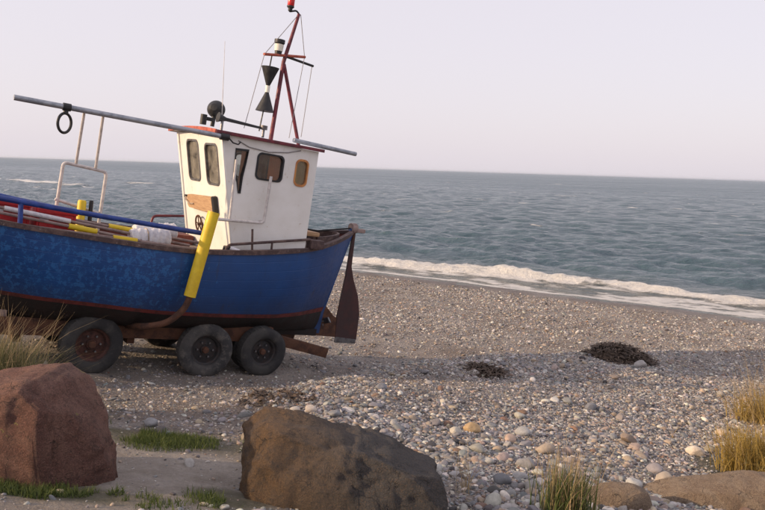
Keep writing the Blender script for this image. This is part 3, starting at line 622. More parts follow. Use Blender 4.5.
MB().tube([(2.16, .93, 3.30), (2.25, .93, 3.30)], .046, 10).tube([(2.21, .93, 3.26), (2.21, .93, 3.22)], .03, 8).build('clamp', M['black'], rg)
# gallows frame
G = lambda x, y: bl(x, y, .2)
gal = MB().tube(bez([G(54.5, 206) - Vector((0, 0, .66)), G(63.5, 162), G(106.5, 172), G(97, 229) - Vector((0, 0, .42))], .06), .022, 10).tube([G(55, 199), G(98, 213)], .02, 8).build('gallows_frame', M['alu'], boat)
BM_mid = lambda u_: B1 + (B2 - B1) * ((B1.x - u_) / (B1.x - B2.x))
MB().tube([G(76, 164), bl(84, 114, .55)+Vector((0,0,0)), ], .018, 8).tube([G(95.5, 169), bl(103, 117, .55)], .018, 8).tube([bl(84, 114, .55), BM_mid(bl(84, 114, .93).x)], .016, 8).tube([bl(103, 117, .55), BM_mid(bl(103, 117, .93).x)], .016, 8).build('strut', M['alu'], gal)
# blue rail
RV = 1.2
rail = MB().tube([bl(-170, 172, .95), bl(-60, 188, 1.14), bl(0, 198, RV), bl(100, 216, RV), bl(204, 233.5, 1.16)], .032, 12).build('rail', M['bluepipe'], boat)
for x, y0, y1 in ((20, 203, 226), (-90, 186, 214)):
    t_ = bl(x + 1, y0, RV); b2 = bl(x, y1, RV); MB().tube([t_, b2], .028, 10).build('stanchion', M['bluepipe'], rail)
MB().tube([bl(204, 233.5, 1.16), bl(204, 233.5, 1.16) - Vector((0.01, 0, .3))], .03, 10).build('stanchion', M['bluepipe'], rail)
MB().tube([(3.6, -1.0, 2.20), (2.4, -1.17, 2.02), (1.55, -1.2, 1.93), (1.5, -1.2, 1.8)], .035, 10).build('rail', M['bluepipe'], boat)['label'] = 'blue rail on the far side of the bow'
mb = MB().tube(bez([(.36, -1.13, 1.78), (.33, -1.12, 2.0), (-.22, -1.1, 2.06), (-.26, -1.1, 1.8)], .06), .02, 8); mb.build('hoop_rail', M['darkred'], boat)
MB().box((.12, -.75, 1.60), (.52, .45, .40), bev=.02).build('engine_hatch', M['bulwark'], boat)
# pipe rack beside the wheelhouse
rack = MB().tube(bez([(.16, .99, 2.19), (-.52, .99, 2.21), (-.535, .99, 2.87)], .06), .021, 10).tube([(-.01, .99, 2.21), (.012, .99, 3.02)], .018, 8).build('pipe_rack', M['alu'], boat)
MB().tube([(.16, .99, 2.19), (.16, .88, 2.19), (fu(2.19) , .84, 2.19)], .018, 8).build('bracket', M['alu'], rack); MB().tube([(-.52, .99, 2.23), (-.52, .86, 2.23)], .016, 8).build('bracket', M['alu'], rack)
lr = MB().tube(bez([(.06, 1.13, 1.70), (.03, 1.12, 1.87), (-1.40, .87, 2.05), (-1.42, .86, 1.92)], .07), .019, 8).build('hand_rail', M['cap'], boat)
MB().tube([(-.70, 1.0, 1.72), (-.69, 1.0, 1.96)], .016, 8).build('post', M['cap'], lr)
MB().tube([(-.40, 1.02, 1.74), (-.36, 1.0, 2.11)], .016, 8).build('post', M['cap'], lr)
MB().tube([(-.02, 1.10, 1.83), (-.22, 1.14, 1.77)], [.035, .028], 10).build('fender', M['cloth'], boat)
MB().lathe([(0, -.05), (.05, -.05), (.06, 0), (.05, .05), (0, .05)], Matrix.Translation((.0, 1.06, 1.80)), 14).build('cleat', M['black'], boat)
# ---- mast
B0 = lambda x, y: bl(x, y, 0)
mt = B0(299, 14)
mast = MB().tube([(-.93, 0, 3.36), B0(283.5, 62), mt], [.033, .030, .024], 12).build('mast', M['darkred'], boat)
MB().tube([B0(300, 142) + Vector((0, 0, -.10)), B0(284, 64)], .027, 10).build('mast_leg', M['darkred'], mast)
MB().tube([bl(264, 54, .12), bl(305, 57, -.12)], .021, 8).build('crosstree', M['redtrim'], mast)
MB().tube([B0(285, 56), bl(313, 66, -.25)], .02, 8).build('crosstree', M['black'], mast)
tl = MB().tube(bez([mt, mt + Vector((.05, 0, .04)), B0(289, 11.5), B0(290, 8)], .03), .014, 8).build('lamp_bracket', M['black'], mast)
lb = B0(290.2, 9.5)
ml = MB().lathe([(0, .05), (.045, .05), (.052, .065), (.052, .19), (.04, .22), (0, .225)], Matrix.Translation(lb), 18).build('masthead_lamp', M['redlens'], mast)
MB().lathe([(0, -.02), (.03, -.02), (.035, .02), (.055, .035), (.055, .055), (0, .055)], Matrix.Translation(lb), 18).build('lamp_base', M['black'], ml)
dk_ = B0(279, 47); dl = MB().lathe([(0, -.02), (.06, -.02), (.08, .0), (.08, .05), (0, .05)], Matrix.Translation(dk_ + Vector((0, 0, .06))), 16).build('deck_lamp', M['black'], mast); MB().lathe([(0, -.12), (.05, -.12), (.055, -.06), (0, -.06)], Matrix.Translation(dk_), 16).build('lamp_base', M['black'], dl)
MB().lathe([(.0, -.06), (.062, -.06), (.07, .04), (0, .04)], Matrix.Translation(dk_), 16).build('lens', M['lens'], dl)
MB().tube([dk_ + Vector((0, 0, -.1)), dk_ + Vector((-.16, 0, -.12))], .014, 6).build('arm', M['black'], dl)
cu_, cd_ = B0(269.5, 67), B0(263.5, 111); cm = B0(267.5, 89)
ax = (cu_ - cd_).normalized(); rot = Vector((0, 0, 1)).rotation_difference(ax).to_matrix().to_4x4()
Lu, Ld = (cu_ - cm).length, (cm - cd_).length
def crossed_cone(name, apex, sgn, L, r):
    mb = MB(); Mx = Matrix.Translation(apex) @ rot
    mb.lathe([(.02, sgn * .03), (r, sgn * L), (r - .006, sgn * L), (.0, sgn * (L - .02))], Mx, 20); return mb.build(name, M['black'], mast)
crossed_cone('day_cone', cm, 1, Lu, .135)['label'] = 'upper black cone pointing down'
crossed_cone('day_cone', cm, -1, Ld, .14)['label'] = 'lower black cone pointing up'
MB().lathe([(0, -.05), (.035, -.05), (.035, .05), (0, .05)], Matrix.Translation(cm) @ rot, 12).build('cone_joint', M['lens'], mast)
MB().tube([bl(272, 55, .05), cu_ - ax * .03], .011, 6).build('cone_line', M['black'], mast); MB().tube([cd_ + ax * .04, B0(259, 131)], .011, 6).build('cone_line', M['black'], mast)
for p in ([mt, bl(264.5, 54, .12)], [bl(264.5, 54, .12), bl(244, 128, .45)], [mt + Vector((-.03, 0, 0)), bl(304.5, 57, -.12)], [bl(304.5, 57, -.12), bl(289, 138, .3)], [bl(312, 66, -.25), bl(301, 137, -.2)]): MB().tube(p, .0055, 5).build('stay_wire', M['wire'], mast)
an = MB().tube([(.04, .4, 3.44), (.16, .4, 4.62)], [.007, .003], 6).build('antenna', M['alu'], boat)
# search light and horn on the roof
slb = Vector((.14, .30, 3.44)); d_ = Vector((.55, .70, .15)).normalized(); rs_ = Vector((0, 0, 1)).rotation_difference(d_).to_matrix().to_4x4()
sh = MB().lathe([(0, -.10), (.05, -.095), (.10, -.05), (.125, .0), (.125, .05), (.112, .05), (.105, .02), (0, .0)], Matrix.Translation(slb + Vector((-.02, 0, .25))) @ rs_ @ Matrix.Rotation(math.radians(180), 4, 'X'), 24).build('search_light', M['black'], boat)
MB().tube([slb, slb + Vector((-.01, 0, .16))], .03, 10).tube([slb + Vector((.16, .06, 0)), slb + Vector((.16, .06, .14))], .045, 12).box(slb + Vector((.08, .04, .09)), (.18, .06, .05)).build('lamp_stand', M['black'], sh)
hz0 = Vector((.16, .62, 3.55))
hn = MB().tube([hz0 + Vector((.04, 0, .01)), hz0 + Vector((0, 0, .005)), hz0 + Vector((-.08, 0, 0)), hz0 + Vector((-.55, 0, -.02)), hz0 + Vector((-.64, 0, -.02))], [.072, .05, .026, .018, .018], 16).build('horn', M['black'], boat)
MB().lathe([(0, -.03), (.05, -.03), (.05, .03), (0, .03)], Matrix.Translation(hz0 + Vector((-.66, 0, -.01))), 14).tube([hz0 + Vector((-.66, 0, -.15)), hz0 + Vector((-.66, 0, 0))], .02, 8).build('horn_mount', M['steel'], hn); MB().tube([hz0 + Vector((-.03, 0, -.16)), hz0 + Vector((-.03, 0, 0))], .02, 8).build('horn_mount', M['steel'], hn)
# ---- rudder
rud = MB().prism([(-2.655, 0, 2.16), (-2.70, 0, 2.16), (-2.72, 0, 1.60), (-2.80, 0, 1.38), (-2.94, 0, 1.10), (-3.02, 0, .80), (-3.03, 0, .36), (-2.60, 0, .40), (-2.585, 0, .70), (-2.64, 0, 1.45)], (0, .045, 0)).build('rudder', M['rudder'], boat)
rud['label'] = 'rust brown rudder blade behind the stern'
MB().prism([(-2.26, 0, .98), (-2.20, 0, .42), (-2.59, 0, .40), (-2.57, 0, .72), (-2.50, 0, .76)], (0, .06, 0)).build('skeg', M['rust'], boat)
MB().prism([(-2.62, 0, .40), (-3.02, 0, .365), (-3.02, 0, .29), (-2.62, 0, .30)], (0, .05, 0)).build('rudder_shoe', M['steel'], rud)
MB().tube([(-2.675, 0, 2.05), (-2.66, 0, 2.30)], .03, 10).build('rudder_stock', M['rust'], rud)
MB().tube([(-2.60, .0, 2.24), (-2.70, .0, 2.245)], [.085, .085], 14).box((-2.78, 0, 2.215), (.2, .09, .07), bev=.02).build('tiller_head', M['pole'], rud)
MB().tube([(-1.75, -.35, 2.13), (-2.1, -.2, 2.12), (-2.4, -.08, 2.19), (-2.62, 0, 2.24)], .014, 6).build('steering_rope', M['black'], boat)
for a, w_ in ((.75, .62), (.82, .55)): pass
mb = MB()
for k in range(3):
    a = k * 2.094 + .3; c0 = Vector((-2.34, .11 * math.cos(a), .66 + .11 * math.sin(a)))
    mb.box(c0, (.03, .16, .10), Matrix.Rotation(a, 3, 'X') @ Matrix.Rotation(.5, 3, 'Y'), bev=.01)
mb.tube([(-2.40, 0, .66), (-2.18, 0, .66)], .035, 10).build('propeller', M['steel'], boat)

# ------------------------------------------------------------------ things on the boat (each its own)
def on_boat(name, p, label, cat, group=None, rz=0):
    o = empty(name, mat=BM @ Matrix.Translation(p) @ Matrix.Rotation(rz, 4, 'Z')); return tag(o, label, cat, group)
def fish_box(p, label, rz, L=.44, Wd=.5, Hh=.62, patch=None):
    t = on_boat('fish_box', p, label, 'crate', 'red boxes on the foredeck', rz)
    mb = MB(); th = .025
    for sx in (1, -1): mb.box((sx * (L / 2 - th / 2), 0, Hh / 2), (th, Wd, Hh))
    for sy in (1, -1): mb.box((0, sy * (Wd / 2 - th / 2), Hh / 2), (L - 2 * th - .004, th, Hh))
    mb.box((0, 0, .015), (L - .06, Wd - .06, .03)); mb.build('crate_body', M['red'], t)
    [MB().box((0, k * (Wd / 2 + .008), Hh - .03), (L + .02, .02, .05)).build('rim', M['red'], t) for k in (1, -1)]
    if patch: MB().box((patch, Wd / 2 + .004, Hh - .11), (.10, .006, .07), bev=.001).build('label_patch', M['cloth'], t)
    return t
fish_box((2.66, .70, 1.425), 'red plastic box on the foredeck nearest the bow', .05, .36, .5, .70, .16)
fish_box((2.17, .70, 1.425), 'red plastic box on deck between pale gallows frame and blue rail', .0, .44, .5, .655, .14)
poles = [((2.9, 1.06, 1.99), (.55, 1.10, 1.755), .5), ((2.95, .97, 2.05), (.50, .98, 1.80), .62), ((2.4, 1.13, 1.86), (.3, 1.14, 1.77), .45), ((2.3, .88, 2.0), (.2, .93, 1.83), .5)]
plab = ['weathered pole with yellow sleeve, lowest beside the gunwale', 'weathered pole crossing the red boxes under the blue rail', 'short weathered pole lying right against the gunwale', 'inner weathered pole with yellow tip behind the white bundles']
for k, (a, b_, fy) in enumerate(poles):
    a, b_ = Vector(a), Vector(b_); t = on_boat('net_pole', b_, plab[k], 'pole', 'poles lying along the gunwale'); d = a - b_
    MB().tube([Vector((0, 0, 0)), d], .018, 8).build('shaft', M['pole'], t)
    if k != 1: MB().tube([d * fy, d * (fy + .14)], .034, 12).build('sleeve', M['yellow'], t)
    if k == 1: MB().tube([d * fy, d * (fy + .30)], .030, 12).build('sleeve', M['cloth'], t)
def bundle(p, r, L, label, rz, ry):
    t = on_boat('net_bundle', p, label, 'bundle', 'white rolls amidships', rz)
    Mx = Matrix.Rotation(math.radians(90) + ry, 4, 'Y'); prof = [(0, -L / 2), (r * .8, -L / 2)]
    for k in range(29): z = -L / 2 + L * k / 28; prof.append((r * (1 + (.035 if k % 2 else -.035) - .10 * abs(2 * k / 28 - 1) ** 6), z))
    prof += [(r * .8, L / 2), (0, L / 2)]
    MB().lathe(prof, Mx, 22, mod=lambda j, k: 1 + .05 * math.sin(j * 1.3 + k * .9)).build('roll', M['cloth'], t, ang=80)
    MB().tube([Mx @ Vector((r * 1.03 * math.cos(a), r * 1.03 * math.sin(a), .1 * L)) for a in np.linspace(0, 6.283, 22, endpoint=False)], .008, 6, closed=True).build('lashing', M['rope'], t)
bundle(Vector((1.04, .98, 1.845)), .125, .50, 'front white ribbed roll resting on the near gunwale', 0, .10)
bundle(Vector((.90, .74, 1.91)), .115, .55, 'rear white ribbed roll behind the other amidships', .0, .12)
for (p0, p1, r_, mt_, nm, lb_, ct) in (((1.74, .3, 1.425), (1.75, .3, 2.19), .055, 'yellow', 'net_float', 'upright yellow float standing inside the pale frame on deck', 'float'), ((1.615, .3, 1.425), (1.635, .3, 2.20), .027, 'black', 'mooring_post', 'short black post standing on deck beside the yellow float', 'post')):
    a, b_ = Vector(p0), Vector(p1); t = on_boat(nm, a, lb_, ct); d = b_ - a
    MB().tube([Vector((0, 0, 0)), d * .97, d], [r_, r_, r_ * .8], 16).build('shaft', M[mt_], t)
    MB().lathe([(0, 0), (r_ * 1.5, 0), (r_ * 1.5, .03), (r_, .04)], n=16).build('base', M['black'], t)

# ------------------------------------------------------------------ trailer
tr = tag(empty('boat_trailer', mat=BM), 'rusty steel boat trailer with worn tyres under the blue boat', 'trailer')
for sg in (1, -1):
    MB().bar((4.4, sg * .68, .62), (-1.05, sg * .68, .56), .10, .22).build('side_beam', M['rust'], tr)
MB().bar((-1.05, .60, .50), (-2.12, .55, .26), .12, .15).build('rear_beam', M['rust'], tr)['label'] = 'dark beam end sticking out behind the rear wheel'
MB().bar((-1.05, -.60, .50), (-2.12, -.55, .26), .12, .15).build('rear_beam', M['rust'], tr)
for u_ in (3.6, 2.4, 1.0, -.4, -1.0): MB().bar((u_, -.64, .44), (u_, .64, .44), .10, .12, side=(1, 0, 0)).build('cross_beam', M['rust'], tr)
MB().bar((4.4, .6, .60), (6.6, .05, .45), .09, .14).bar((4.4, -.6, .60), (6.6, -.05, .45), .09, .14).build('draw_bar', M['rust'], tr)
MB().tube([(6.5, 0, .45), (6.5, 0, -.02)], .04).build('jockey_leg', M['rust'], tr)
for u_ in (3.2, 1.2, -1.2): MB().box((u_, 0, .47), (.22, .5, .10)).build('keel_block', M['pole'], tr)
def wheel(u_, v_, R_, w0, tyre, rim, tilt=0, dual=False, wid=.22):
    sg = 1 if v_ > 0 else -1
    Mx = Matrix.Translation((u_, v_ - sg * wid / 2, w0 + R_)) @ Matrix.Rotation(tilt, 4, 'Z') @ Matrix.Rotation(math.radians(-90 * sg), 4, 'X')   # lathe z -> +-v
    h = wid / 2; r0 = R_ * .56
    wm = MB().lathe([(0, h * .35), (r0 * .30, h * .40), (r0 * .34, h * .15), (r0 * .78, h * .05), (r0 * .86, h * .5), (r0 * .97, h * .62), (r0 * 1.03, h * .92), (r0 * 1.0, h * .55), (r0 * .95, -h * .8), (r0 * .5, -h * .5), (0, -h * .5)], n=40).build('wheel', M[rim], tr)
    wm.matrix_local = Mx
    prof = [(r0 * .99, h * .80), (r0 * 1.06, h * .98), (R_ * .70, h * 1.06), (R_ * .82, h * 1.08), (R_ * .90, h * 1.02), (R_ * .955, h * .92), (R_ * .985, h * .78)]
    for z in (.66, .40, .14, -.14, -.40, -.66):
        prof += [(R_, h * (z + .10)), (R_, h * (z - .06)), (R_ * .972, h * (z - .09)), (R_ * .972, h * (z - .13))]
    prof += [(R_ * .985, -h * .80), (R_ * .955, -h * .92), (R_ * .88, -h * 1.04), (R_ * .70, -h * 1.05), (r0 * .99, -h * .8)]
    MB().lathe(prof, n=72, mod=lambda j, k: (1 - (.020 if (k % 2) else 0) if 4 <= j <= len(prof) - 5 and j % 4 in (0, 1) else 1) * (1 + .004 * math.sin(k * .35))).build('tyre', M[tyre], wm, ang=50)
    MB().lathe([(0, h * .75), (r0 * .20, h * .72), (r0 * .24, h * .35), (r0 * .30, h * .34)], n=18).build('hub', M['rust'], wm)
    for k in range(6):
        a = k * math.pi / 3; MB().lathe([(0, h * .40), (.014, h * .39), (.015, h * .1)], Matrix.Translation((r0 * .52 * math.cos(a), r0 * .52 * math.sin(a), 0)), 6).build('bolt', M['steel'], wm)
    if dual:
        d2 = MB().lathe([(r, z - wid * 1.12) for r, z in prof], n=48).build('tyre', M[tyre], wm, ang=50)
    return wm
WH = [(1.57, .382, .045, 'rubber', 'rimrust', .03, False), (.04, .375, -.005, 'rubberg', 'rimdark', -.10, False), (-.83, .355, .0, 'rubber', 'rimdark', .0, True)]
for (u_, R_, w0, ty, ri, ti, du) in WH:
    for sg in (1, -1): wheel(u_, sg * .97, R_, w0, ty, ri, ti * sg, du)
    MB().tube([(u_, -.8, w0 + R_), (u_, .8, w0 + R_)], .045, 12).build('axle', M['rust'], tr)
    for sg in (1, -1): MB().bar((u_, sg * .68, w0 + R_), (u_ + .001, sg * .68, .60), .06, .12, side=(0, 1, 0)).build('spring_hanger', M['rust'], tr)
yp0, yp1 = Vector((.40, 1.40, 2.30)), Vector((.57, 1.40, 1.19)); yd = (yp1 - yp0).normalized()
yp = MB().tube([yp0, yp1], .076, 28, cap=False).tube([yp0 + yd * .01, yp1 - yd * .01], .070, 28).build('guide_post', M['yellow'], tr)
yp['label'] = 'yellow plastic guide post standing beside the hull'
MB().tube(bez([yp1 - yd * .2, yp1 + yd * .14, Vector((.78, 1.33, .82)), Vector((1.02, 1.22, .74)), Vector((1.10, .70, .64))], .12), .042, 12).build('bracket', M['rust'], yp)
MB().tube(bez([Vector((.53, -1.40, 1.45)), Vector((.57, -1.40, 1.1)), Vector((1.02, -1.22, .74)), Vector((1.10, -.70, .64))], .12), .07, 12).build('guide_post', M['yellow'], tr)
for u_, v_, b_ in ((1.0, .62, .17), (-.9, .5, .17), (2.6, .62, .2)):
    for sg in (1, -1): MB().bar((u_, sg * v_, .64), (u_, sg * (v_ + .02), .80), .16, .10).build('bunk', M['pole'], tr)

# ------------------------------------------------------------------ boulders
def boulder(name, px, py, stations, mat, label, seed, ypos=0, cuts=18, nz=3.2, amp=.05, nx=120, nth=96, facets=(), rcut=(.83, .97)):
    """stations: (x, ztop, yfront, yback) in metres relative to the base point under pixel (px,py)"""
    p0 = hit(px, py); o = tag(empty(name, p0), label, 'boulder') if False else None
    zc_ = (p0 - CP) @ CF; st = np.array(stations, float); st[:, :2] *= zc_ / F; print(name, p0, zc_); x0, x1 = st[0, 0], st[-1, 0]; X = x0 + (x1 - x0) * (.5 - .5 * np.cos(np.linspace(0, math.pi, nx)))
    zt = smooth_interp2(X, st[:, 0], st[:, 1]); yf = smooth_interp2(X, st[:, 0], st[:, 2]); yb = smooth_interp2(X, st[:, 0], st[:, 3])
    V = []
    for i in range(nx):
        zb = -.30; zc = (zt[i] + zb) / 2; rz = (zt[i] - zb) / 2; yc = (yb[i] + yf[i]) / 2; ry = (yb[i] - yf[i]) / 2
        for k in range(nth):
            a = 2 * math.pi * k / nth; ca, sa = math.cos(a), math.sin(a)
            V.append(Vector((X[i], yc + ry * math.copysign(abs(ca) ** (2 / nz), ca), zc + rz * math.copysign(abs(sa) ** (2 / nz), sa))))
    r = random.Random(seed); cen = Vector(((x0 + x1) / 2, (st[:, 2].mean() + st[:, 3].mean()) / 2, st[:, 1].max() * .35))
    planes = []
    for _ in range(cuts):
        n = Vector((r.gauss(0, 1), r.gauss(0, 1), r.gauss(.25, .7))).normalized()
        ext = max((v - cen).dot(n) for v in V[::7]); planes.append((n, ext * r.uniform(*rcut)))
    for n, k in facets: n = Vector(n).normalized(); planes.append((n, k * max((v - cen).dot(n) for v in V[::7])))
    W_ = []
    for v in V:
        for n, d in planes:
            e = (v - cen).dot(n) - d
            if e > 0: v = v - n * e * .97
        q_ = v + Vector((seed * 3.1, 0, 0)); dirv = (v - cen).normalized()
        vd = mnoise.voronoi(q_ * 3.2 + Vector((0, 0, q_.x * .6)))[0]; vd2 = mnoise.voronoi(q_ * 8.5)[0]
        h = mnoise.fractal(q_ * 1.7, 1.0, 2.1, 6) * amp + (min(vd[1] - vd[0], .22) - .15) * amp * 1.0 + (min(vd2[1] - vd2[0], .25) - .15) * amp * .28 + (abs(mnoise.noise(q_ * 2.6)) - .25) * amp * .9 + (abs(mnoise.noise(q_ * 7.0)) - .25) * amp * .35 + mnoise.fractal(q_ * 6, .7, 2.0, 6) * amp * .42 - amp * .3
        W_.append(v + dirv * h)
    Q = grid_quads(nx, nth, wrap=True).tolist(); Q += [list(range(nth))[::-1], [(nx - 1) * nth + k for k in range(nth)]]
    me = mesh_from(name, W_, Q, mat, True, 50); o = link(name, me); o.location = p0; return tag(o, label, 'boulder')
def smooth_interp2(x, xp, fp): return np.interp(x, xp, fp)
boulder('boulder', 55, 485, [(-215, 20, -.05, .4), (-212, 56, -.12, .6), (-150, 80, -.14, .75), (-85, 94, -.14, .78), (-62, 96, -.14, .78), (-44, 103, -.14, .78), (-24, 104, -.14, .75), (-14, 100, -.14, .7), (2, 94, -.14, .66), (8, 84, -.14, .62), (20, 62, -.12, .56), (32, 40, -.1, .5), (42, 28, -.06, .45), (45, 8, -.04, .4)], M['b_red'], 'large angular reddish granite boulder at the left edge before the trailer', 3, amp=.04, nz=7, cuts=9, rcut=(.88, .98), facets=(((-.25, -.55, .8), .80), ((.62, -.62, .1), .80), ((.1, -.9, -.35), .84), ((.5, -.3, .7), .88), ((-.6, -.7, .3), .8)))
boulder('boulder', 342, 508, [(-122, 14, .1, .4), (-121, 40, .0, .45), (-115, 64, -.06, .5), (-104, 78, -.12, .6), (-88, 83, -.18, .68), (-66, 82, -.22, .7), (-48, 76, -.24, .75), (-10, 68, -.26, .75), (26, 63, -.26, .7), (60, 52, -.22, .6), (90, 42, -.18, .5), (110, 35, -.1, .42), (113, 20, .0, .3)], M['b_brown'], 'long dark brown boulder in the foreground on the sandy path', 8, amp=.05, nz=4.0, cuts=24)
boulder('boulder', 722, 506, [(-84, 5, .0, .3), (-75, 12, -.12, .34), (-41, 18, -.22, .4), (0, 23, -.25, .42), (41, 27, -.25, .45), (95, 27, -.2, .45), (130, 18, -.1, .4), (137, 6, 0, .3)], M['b_tan'], 'flat tan rock at the lower right corner under golden grass', 14, amp=.03, nz=2.8)
boulder('boulder', 617, 507, [(-32, 4, .0, .2), (-27, 11, -.06, .24), (-7, 17, -.1, .28), (16, 18, -.1, .28), (32, 14, -.06, .24), (38, 4, .0, .2)], M['b_tan'], 'small low tan rock between the green tuft and the flat rock', 21, amp=.02, nz=2.8, nx=60, nth=50)

# ------------------------------------------------------------------ shingle
def stone_mesh(name, seed, mat, sub=3, amp=.16):
    bm = bmesh.new(); bmesh.ops.create_icosphere(bm, subdivisions=sub, radius=.5); r = random.Random(seed)
    pl_ = [(Vector((r.gauss(0, 1), r.gauss(0, 1), r.gauss(0, 1))).normalized(), r.uniform(.30, .46)) for _ in range(9)]
    for v in bm.verts:
        c = v.co.copy()
        for n, d in pl_:
            e = c.dot(n) - d
            if e > 0: c -= n * e * .75
        c *= 1 + amp * mnoise.noise(c * 2.2 + Vector((seed * 7.3, 0, 0))) + .03 * mnoise.noise(c * 7 + Vector((seed, 3, 0))); v.co = c
    me = bpy.data.meshes.new(name); bm.to_mesh(me); bm.free(); me.shade_smooth(); me.materials.append(mat); return me
NV = 10
lib = bpy.data.collections.new('stone_library')
for k in range(NV):
    o = bpy.data.objects.new('pebble_source_%02d' % k, stone_mesh('pebble', k, M['stone_i'], 2)); lib.objects.link(o)
omesh = [stone_mesh('cobble', k, M['stone_o'], 3) for k in range(NV)]
PAL = [((.20, .205, .22), .24, 'blue-grey'), ((.29, .28, .28), .20, 'grey'), ((.46, .45, .44), .14, 'pale grey'), ((.60, .57, .52), .07, 'whitish'), ((.35, .29, .23), .13, 'tan'), ((.32, .26, .23), .08, 'pinkish'), ((.085, .08, .085), .08, 'dark'), ((.23, .15, .11), .03, 'rust brown')]
PW = np.array([p[1] for p in PAL]); PW = PW / PW.sum()
def project(P):
    d = P - CP; z = d @ CF; return CX + F * (d @ CR) / z, CY - F * (d @ CU) / z, z
def scatter(n, x0, x1, y0, y1): return rng.uniform(x0, x1, n), rng.uniform(y0, y1, n)
def in_view(X, Y, m=400):
    P = np.stack([X, Y, hz(X, Y)], -1); px, py, z = project(P); return (z > .5) & (px > -m) & (px < 765 + m) & (py > -20) & (py < 650)
def in_boulder(X, Y):
    m = np.zeros(len(X), bool)
    for (px, py, xa, xb, ya, yb) in ((55, 487, -1.3, .4, -.15, .7), (340, 508, -.75, .75, -.15, .6), (722, 505, -.5, .95, -.15, .5)):
        p = hit(px, py); m |= (X > p[0] + xa) & (X < p[0] + xb) & (Y > p[1] + ya) & (Y < p[1] + yb)
    return m
sets = []
# bank of larger stones in front of the ridge
X, Y = scatter(520000, -3.5, 9.5, 3.5, 17)
e, s, t = polydist(X, Y, RIDGE); front = np.where(s > 0, -e, e)
gm = gravel_mask(X, Y); tw = trailer_w(X, Y)[0]
dens = sstep(-.45, .25, front) * (gm ** 2) * (1 - tw) * (.35 + .65 * sstep(-.25, .1, fbm(X * .7, Y * .7, 3))) * (1 - .7 * sstep(12, 16, Y))
dens *= (1 - .92 * sstep(.3, 1.0, soil_mask(X, Y))) * (.12 + .88 * sstep(-1.35, -.75, X + .3 * fbm(X, Y, 2)))
k = (rng.random(len(X)) < dens) & in_view(X, Y) & ~in_boulder(X, Y); X, Y = X[k], Y[k]
near = sstep(10.5, 6.5, Y); sz = np.exp(rng.normal(math.log(.0155), .55, len(X))) * (1 + .5 * near); big = rng.random(len(X)) < .014 * (1 + near); sz[big] *= rng.uniform(1.7, 2.8, big.sum())
sets.append((X, Y, np.clip(sz, .010, .17)))
# gravel behind the ridge, round the trailer and over the open beach
X, Y = scatter(300000, -9, 17, 6.0, 29)
e, s, t = polydist(X, Y, RIDGE); front = np.where(s > 0, -e, e); d = (X - S0[0]) * LN[0] + (Y - S0[1]) * LN[1]
dens = sstep(.3, -.3, front) * sstep(.6, 2, d) * (.50 + .50 * sstep(-.12, .15, fbm(X * .5 + 9, Y * .5, 4))) * gravel_mask(X, Y)
k = (rng.random(len(X)) < dens) & in_view(X, Y) & ~in_boulder(X, Y); X, Y = X[k], Y[k]
sets.append((X, Y, np.clip(np.exp(rng.normal(math.log(.018), .55, len(X))) * (1 + .02 * (Y - 10)), .008, .10)))
# a few loose stones on the path
X, Y = scatter(9000, -4, 1.5, 4.0, 8.5); k = in_view(X, Y) & ~in_boulder(X, Y) & (rng.random(len(X)) < .15 + .6 * sstep(-.05, .2, fbm(X * 1.5, Y * 1.5, 3))); X, Y = X[k], Y[k]
sets.append((X, Y, np.clip(np.exp(rng.normal(math.log(.010), .55, len(X))), .004, .05)))
X = np.concatenate([a[0] for a in sets]); Y = np.concatenate([a[1] for a in sets]); SZ = np.concatenate([a[2] for a in sets]); N = len(X)
# the singular stones seen in the photograph: pixel, size in pixels, colour, label
SPEC = [(472, 427, 20, (.50, .36, .20), 'oval sandy yellow stone in the middle of the shingle'), (695, 450, 19, (.72, .64, .55), 'bright whitish pink stone near the golden grass'), (151, 422, 17, (.30, .31, .33), 'lone smooth grey stone on gravel behind the red boulder'), (60, 491, 10, (.70, .60, .42), 'little pale cream stone on the path below the red boulder'),
        (295, 409, 12, (.62, .58, .53), 'pale round stone at the left tip of the pebble ridge'), (311, 408, 15, (.60, .53, .46), 'pale blocky stone beside the round one at the ridge tip'), (664, 477, 22, (.46, .40, .33), 'rounded cream cobble just above the flat tan rock'), (655, 468, 19, (.33, .31, .33), 'grey rounded cobble leaning behind the cream cobble'),
        (634, 482, 18, (.46, .47, .47), 'pale grey cobble beside the small tan rock'), (590, 406, 14, (.22, .23, .26), 'dark grey upright stone in the shingle right of centre'), (381, 386, 14, (.24, .25, .28), 'blue-grey flat stone on the crest of the pebble ridge'), (474, 372, 12, (.52, .50, .48), 'whitish stone beside the small seaweed clump'), (721, 432, 13, (.58, .47, .36), 'cream stone at the left foot of the golden grass'),
        (525, 462, 20, (.30, .30, .31), 'rounded grey cobble left of the green tuft'), (545, 448, 22, (.42, .36, .30), 'large pale tan cobble above the green tuft'), (502, 478, 22, (.16, .17, .19), 'dark slate cobble right of the brown boulder'), (640, 352 + 12, 16, (.36, .35, .35), 'grey stone at the foot of the big seaweed heap'), (523, 431, 18, (.40, .41, .42), 'pale bluish cobble right of the yellow stone')]
Zt = hz(X, Y); px, py, zd = project(np.stack([X, Y, Zt], -1)); appar = SZ * F / zd
for (sx, sy, sp_, c_, lb_) in SPEC:
    appar[(np.hypot(px - sx, py - sy) < sp_ * .75)] = np.where(appar[(np.hypot(px - sx, py - sy) < sp_ * .75)] > 5, -1, appar[(np.hypot(px - sx, py - sy) < sp_ * .75)])
keep = appar >= 0; X, Y, SZ, Zt, px, py, zd, appar = [a[keep] for a in (X, Y, SZ, Zt, px, py, zd, appar)]; N = len(X)
asp = np.stack([rng.uniform(.95, 1.45, N), rng.uniform(.75, 1.05, N), rng.uniform(.45, .8, N)], -1)
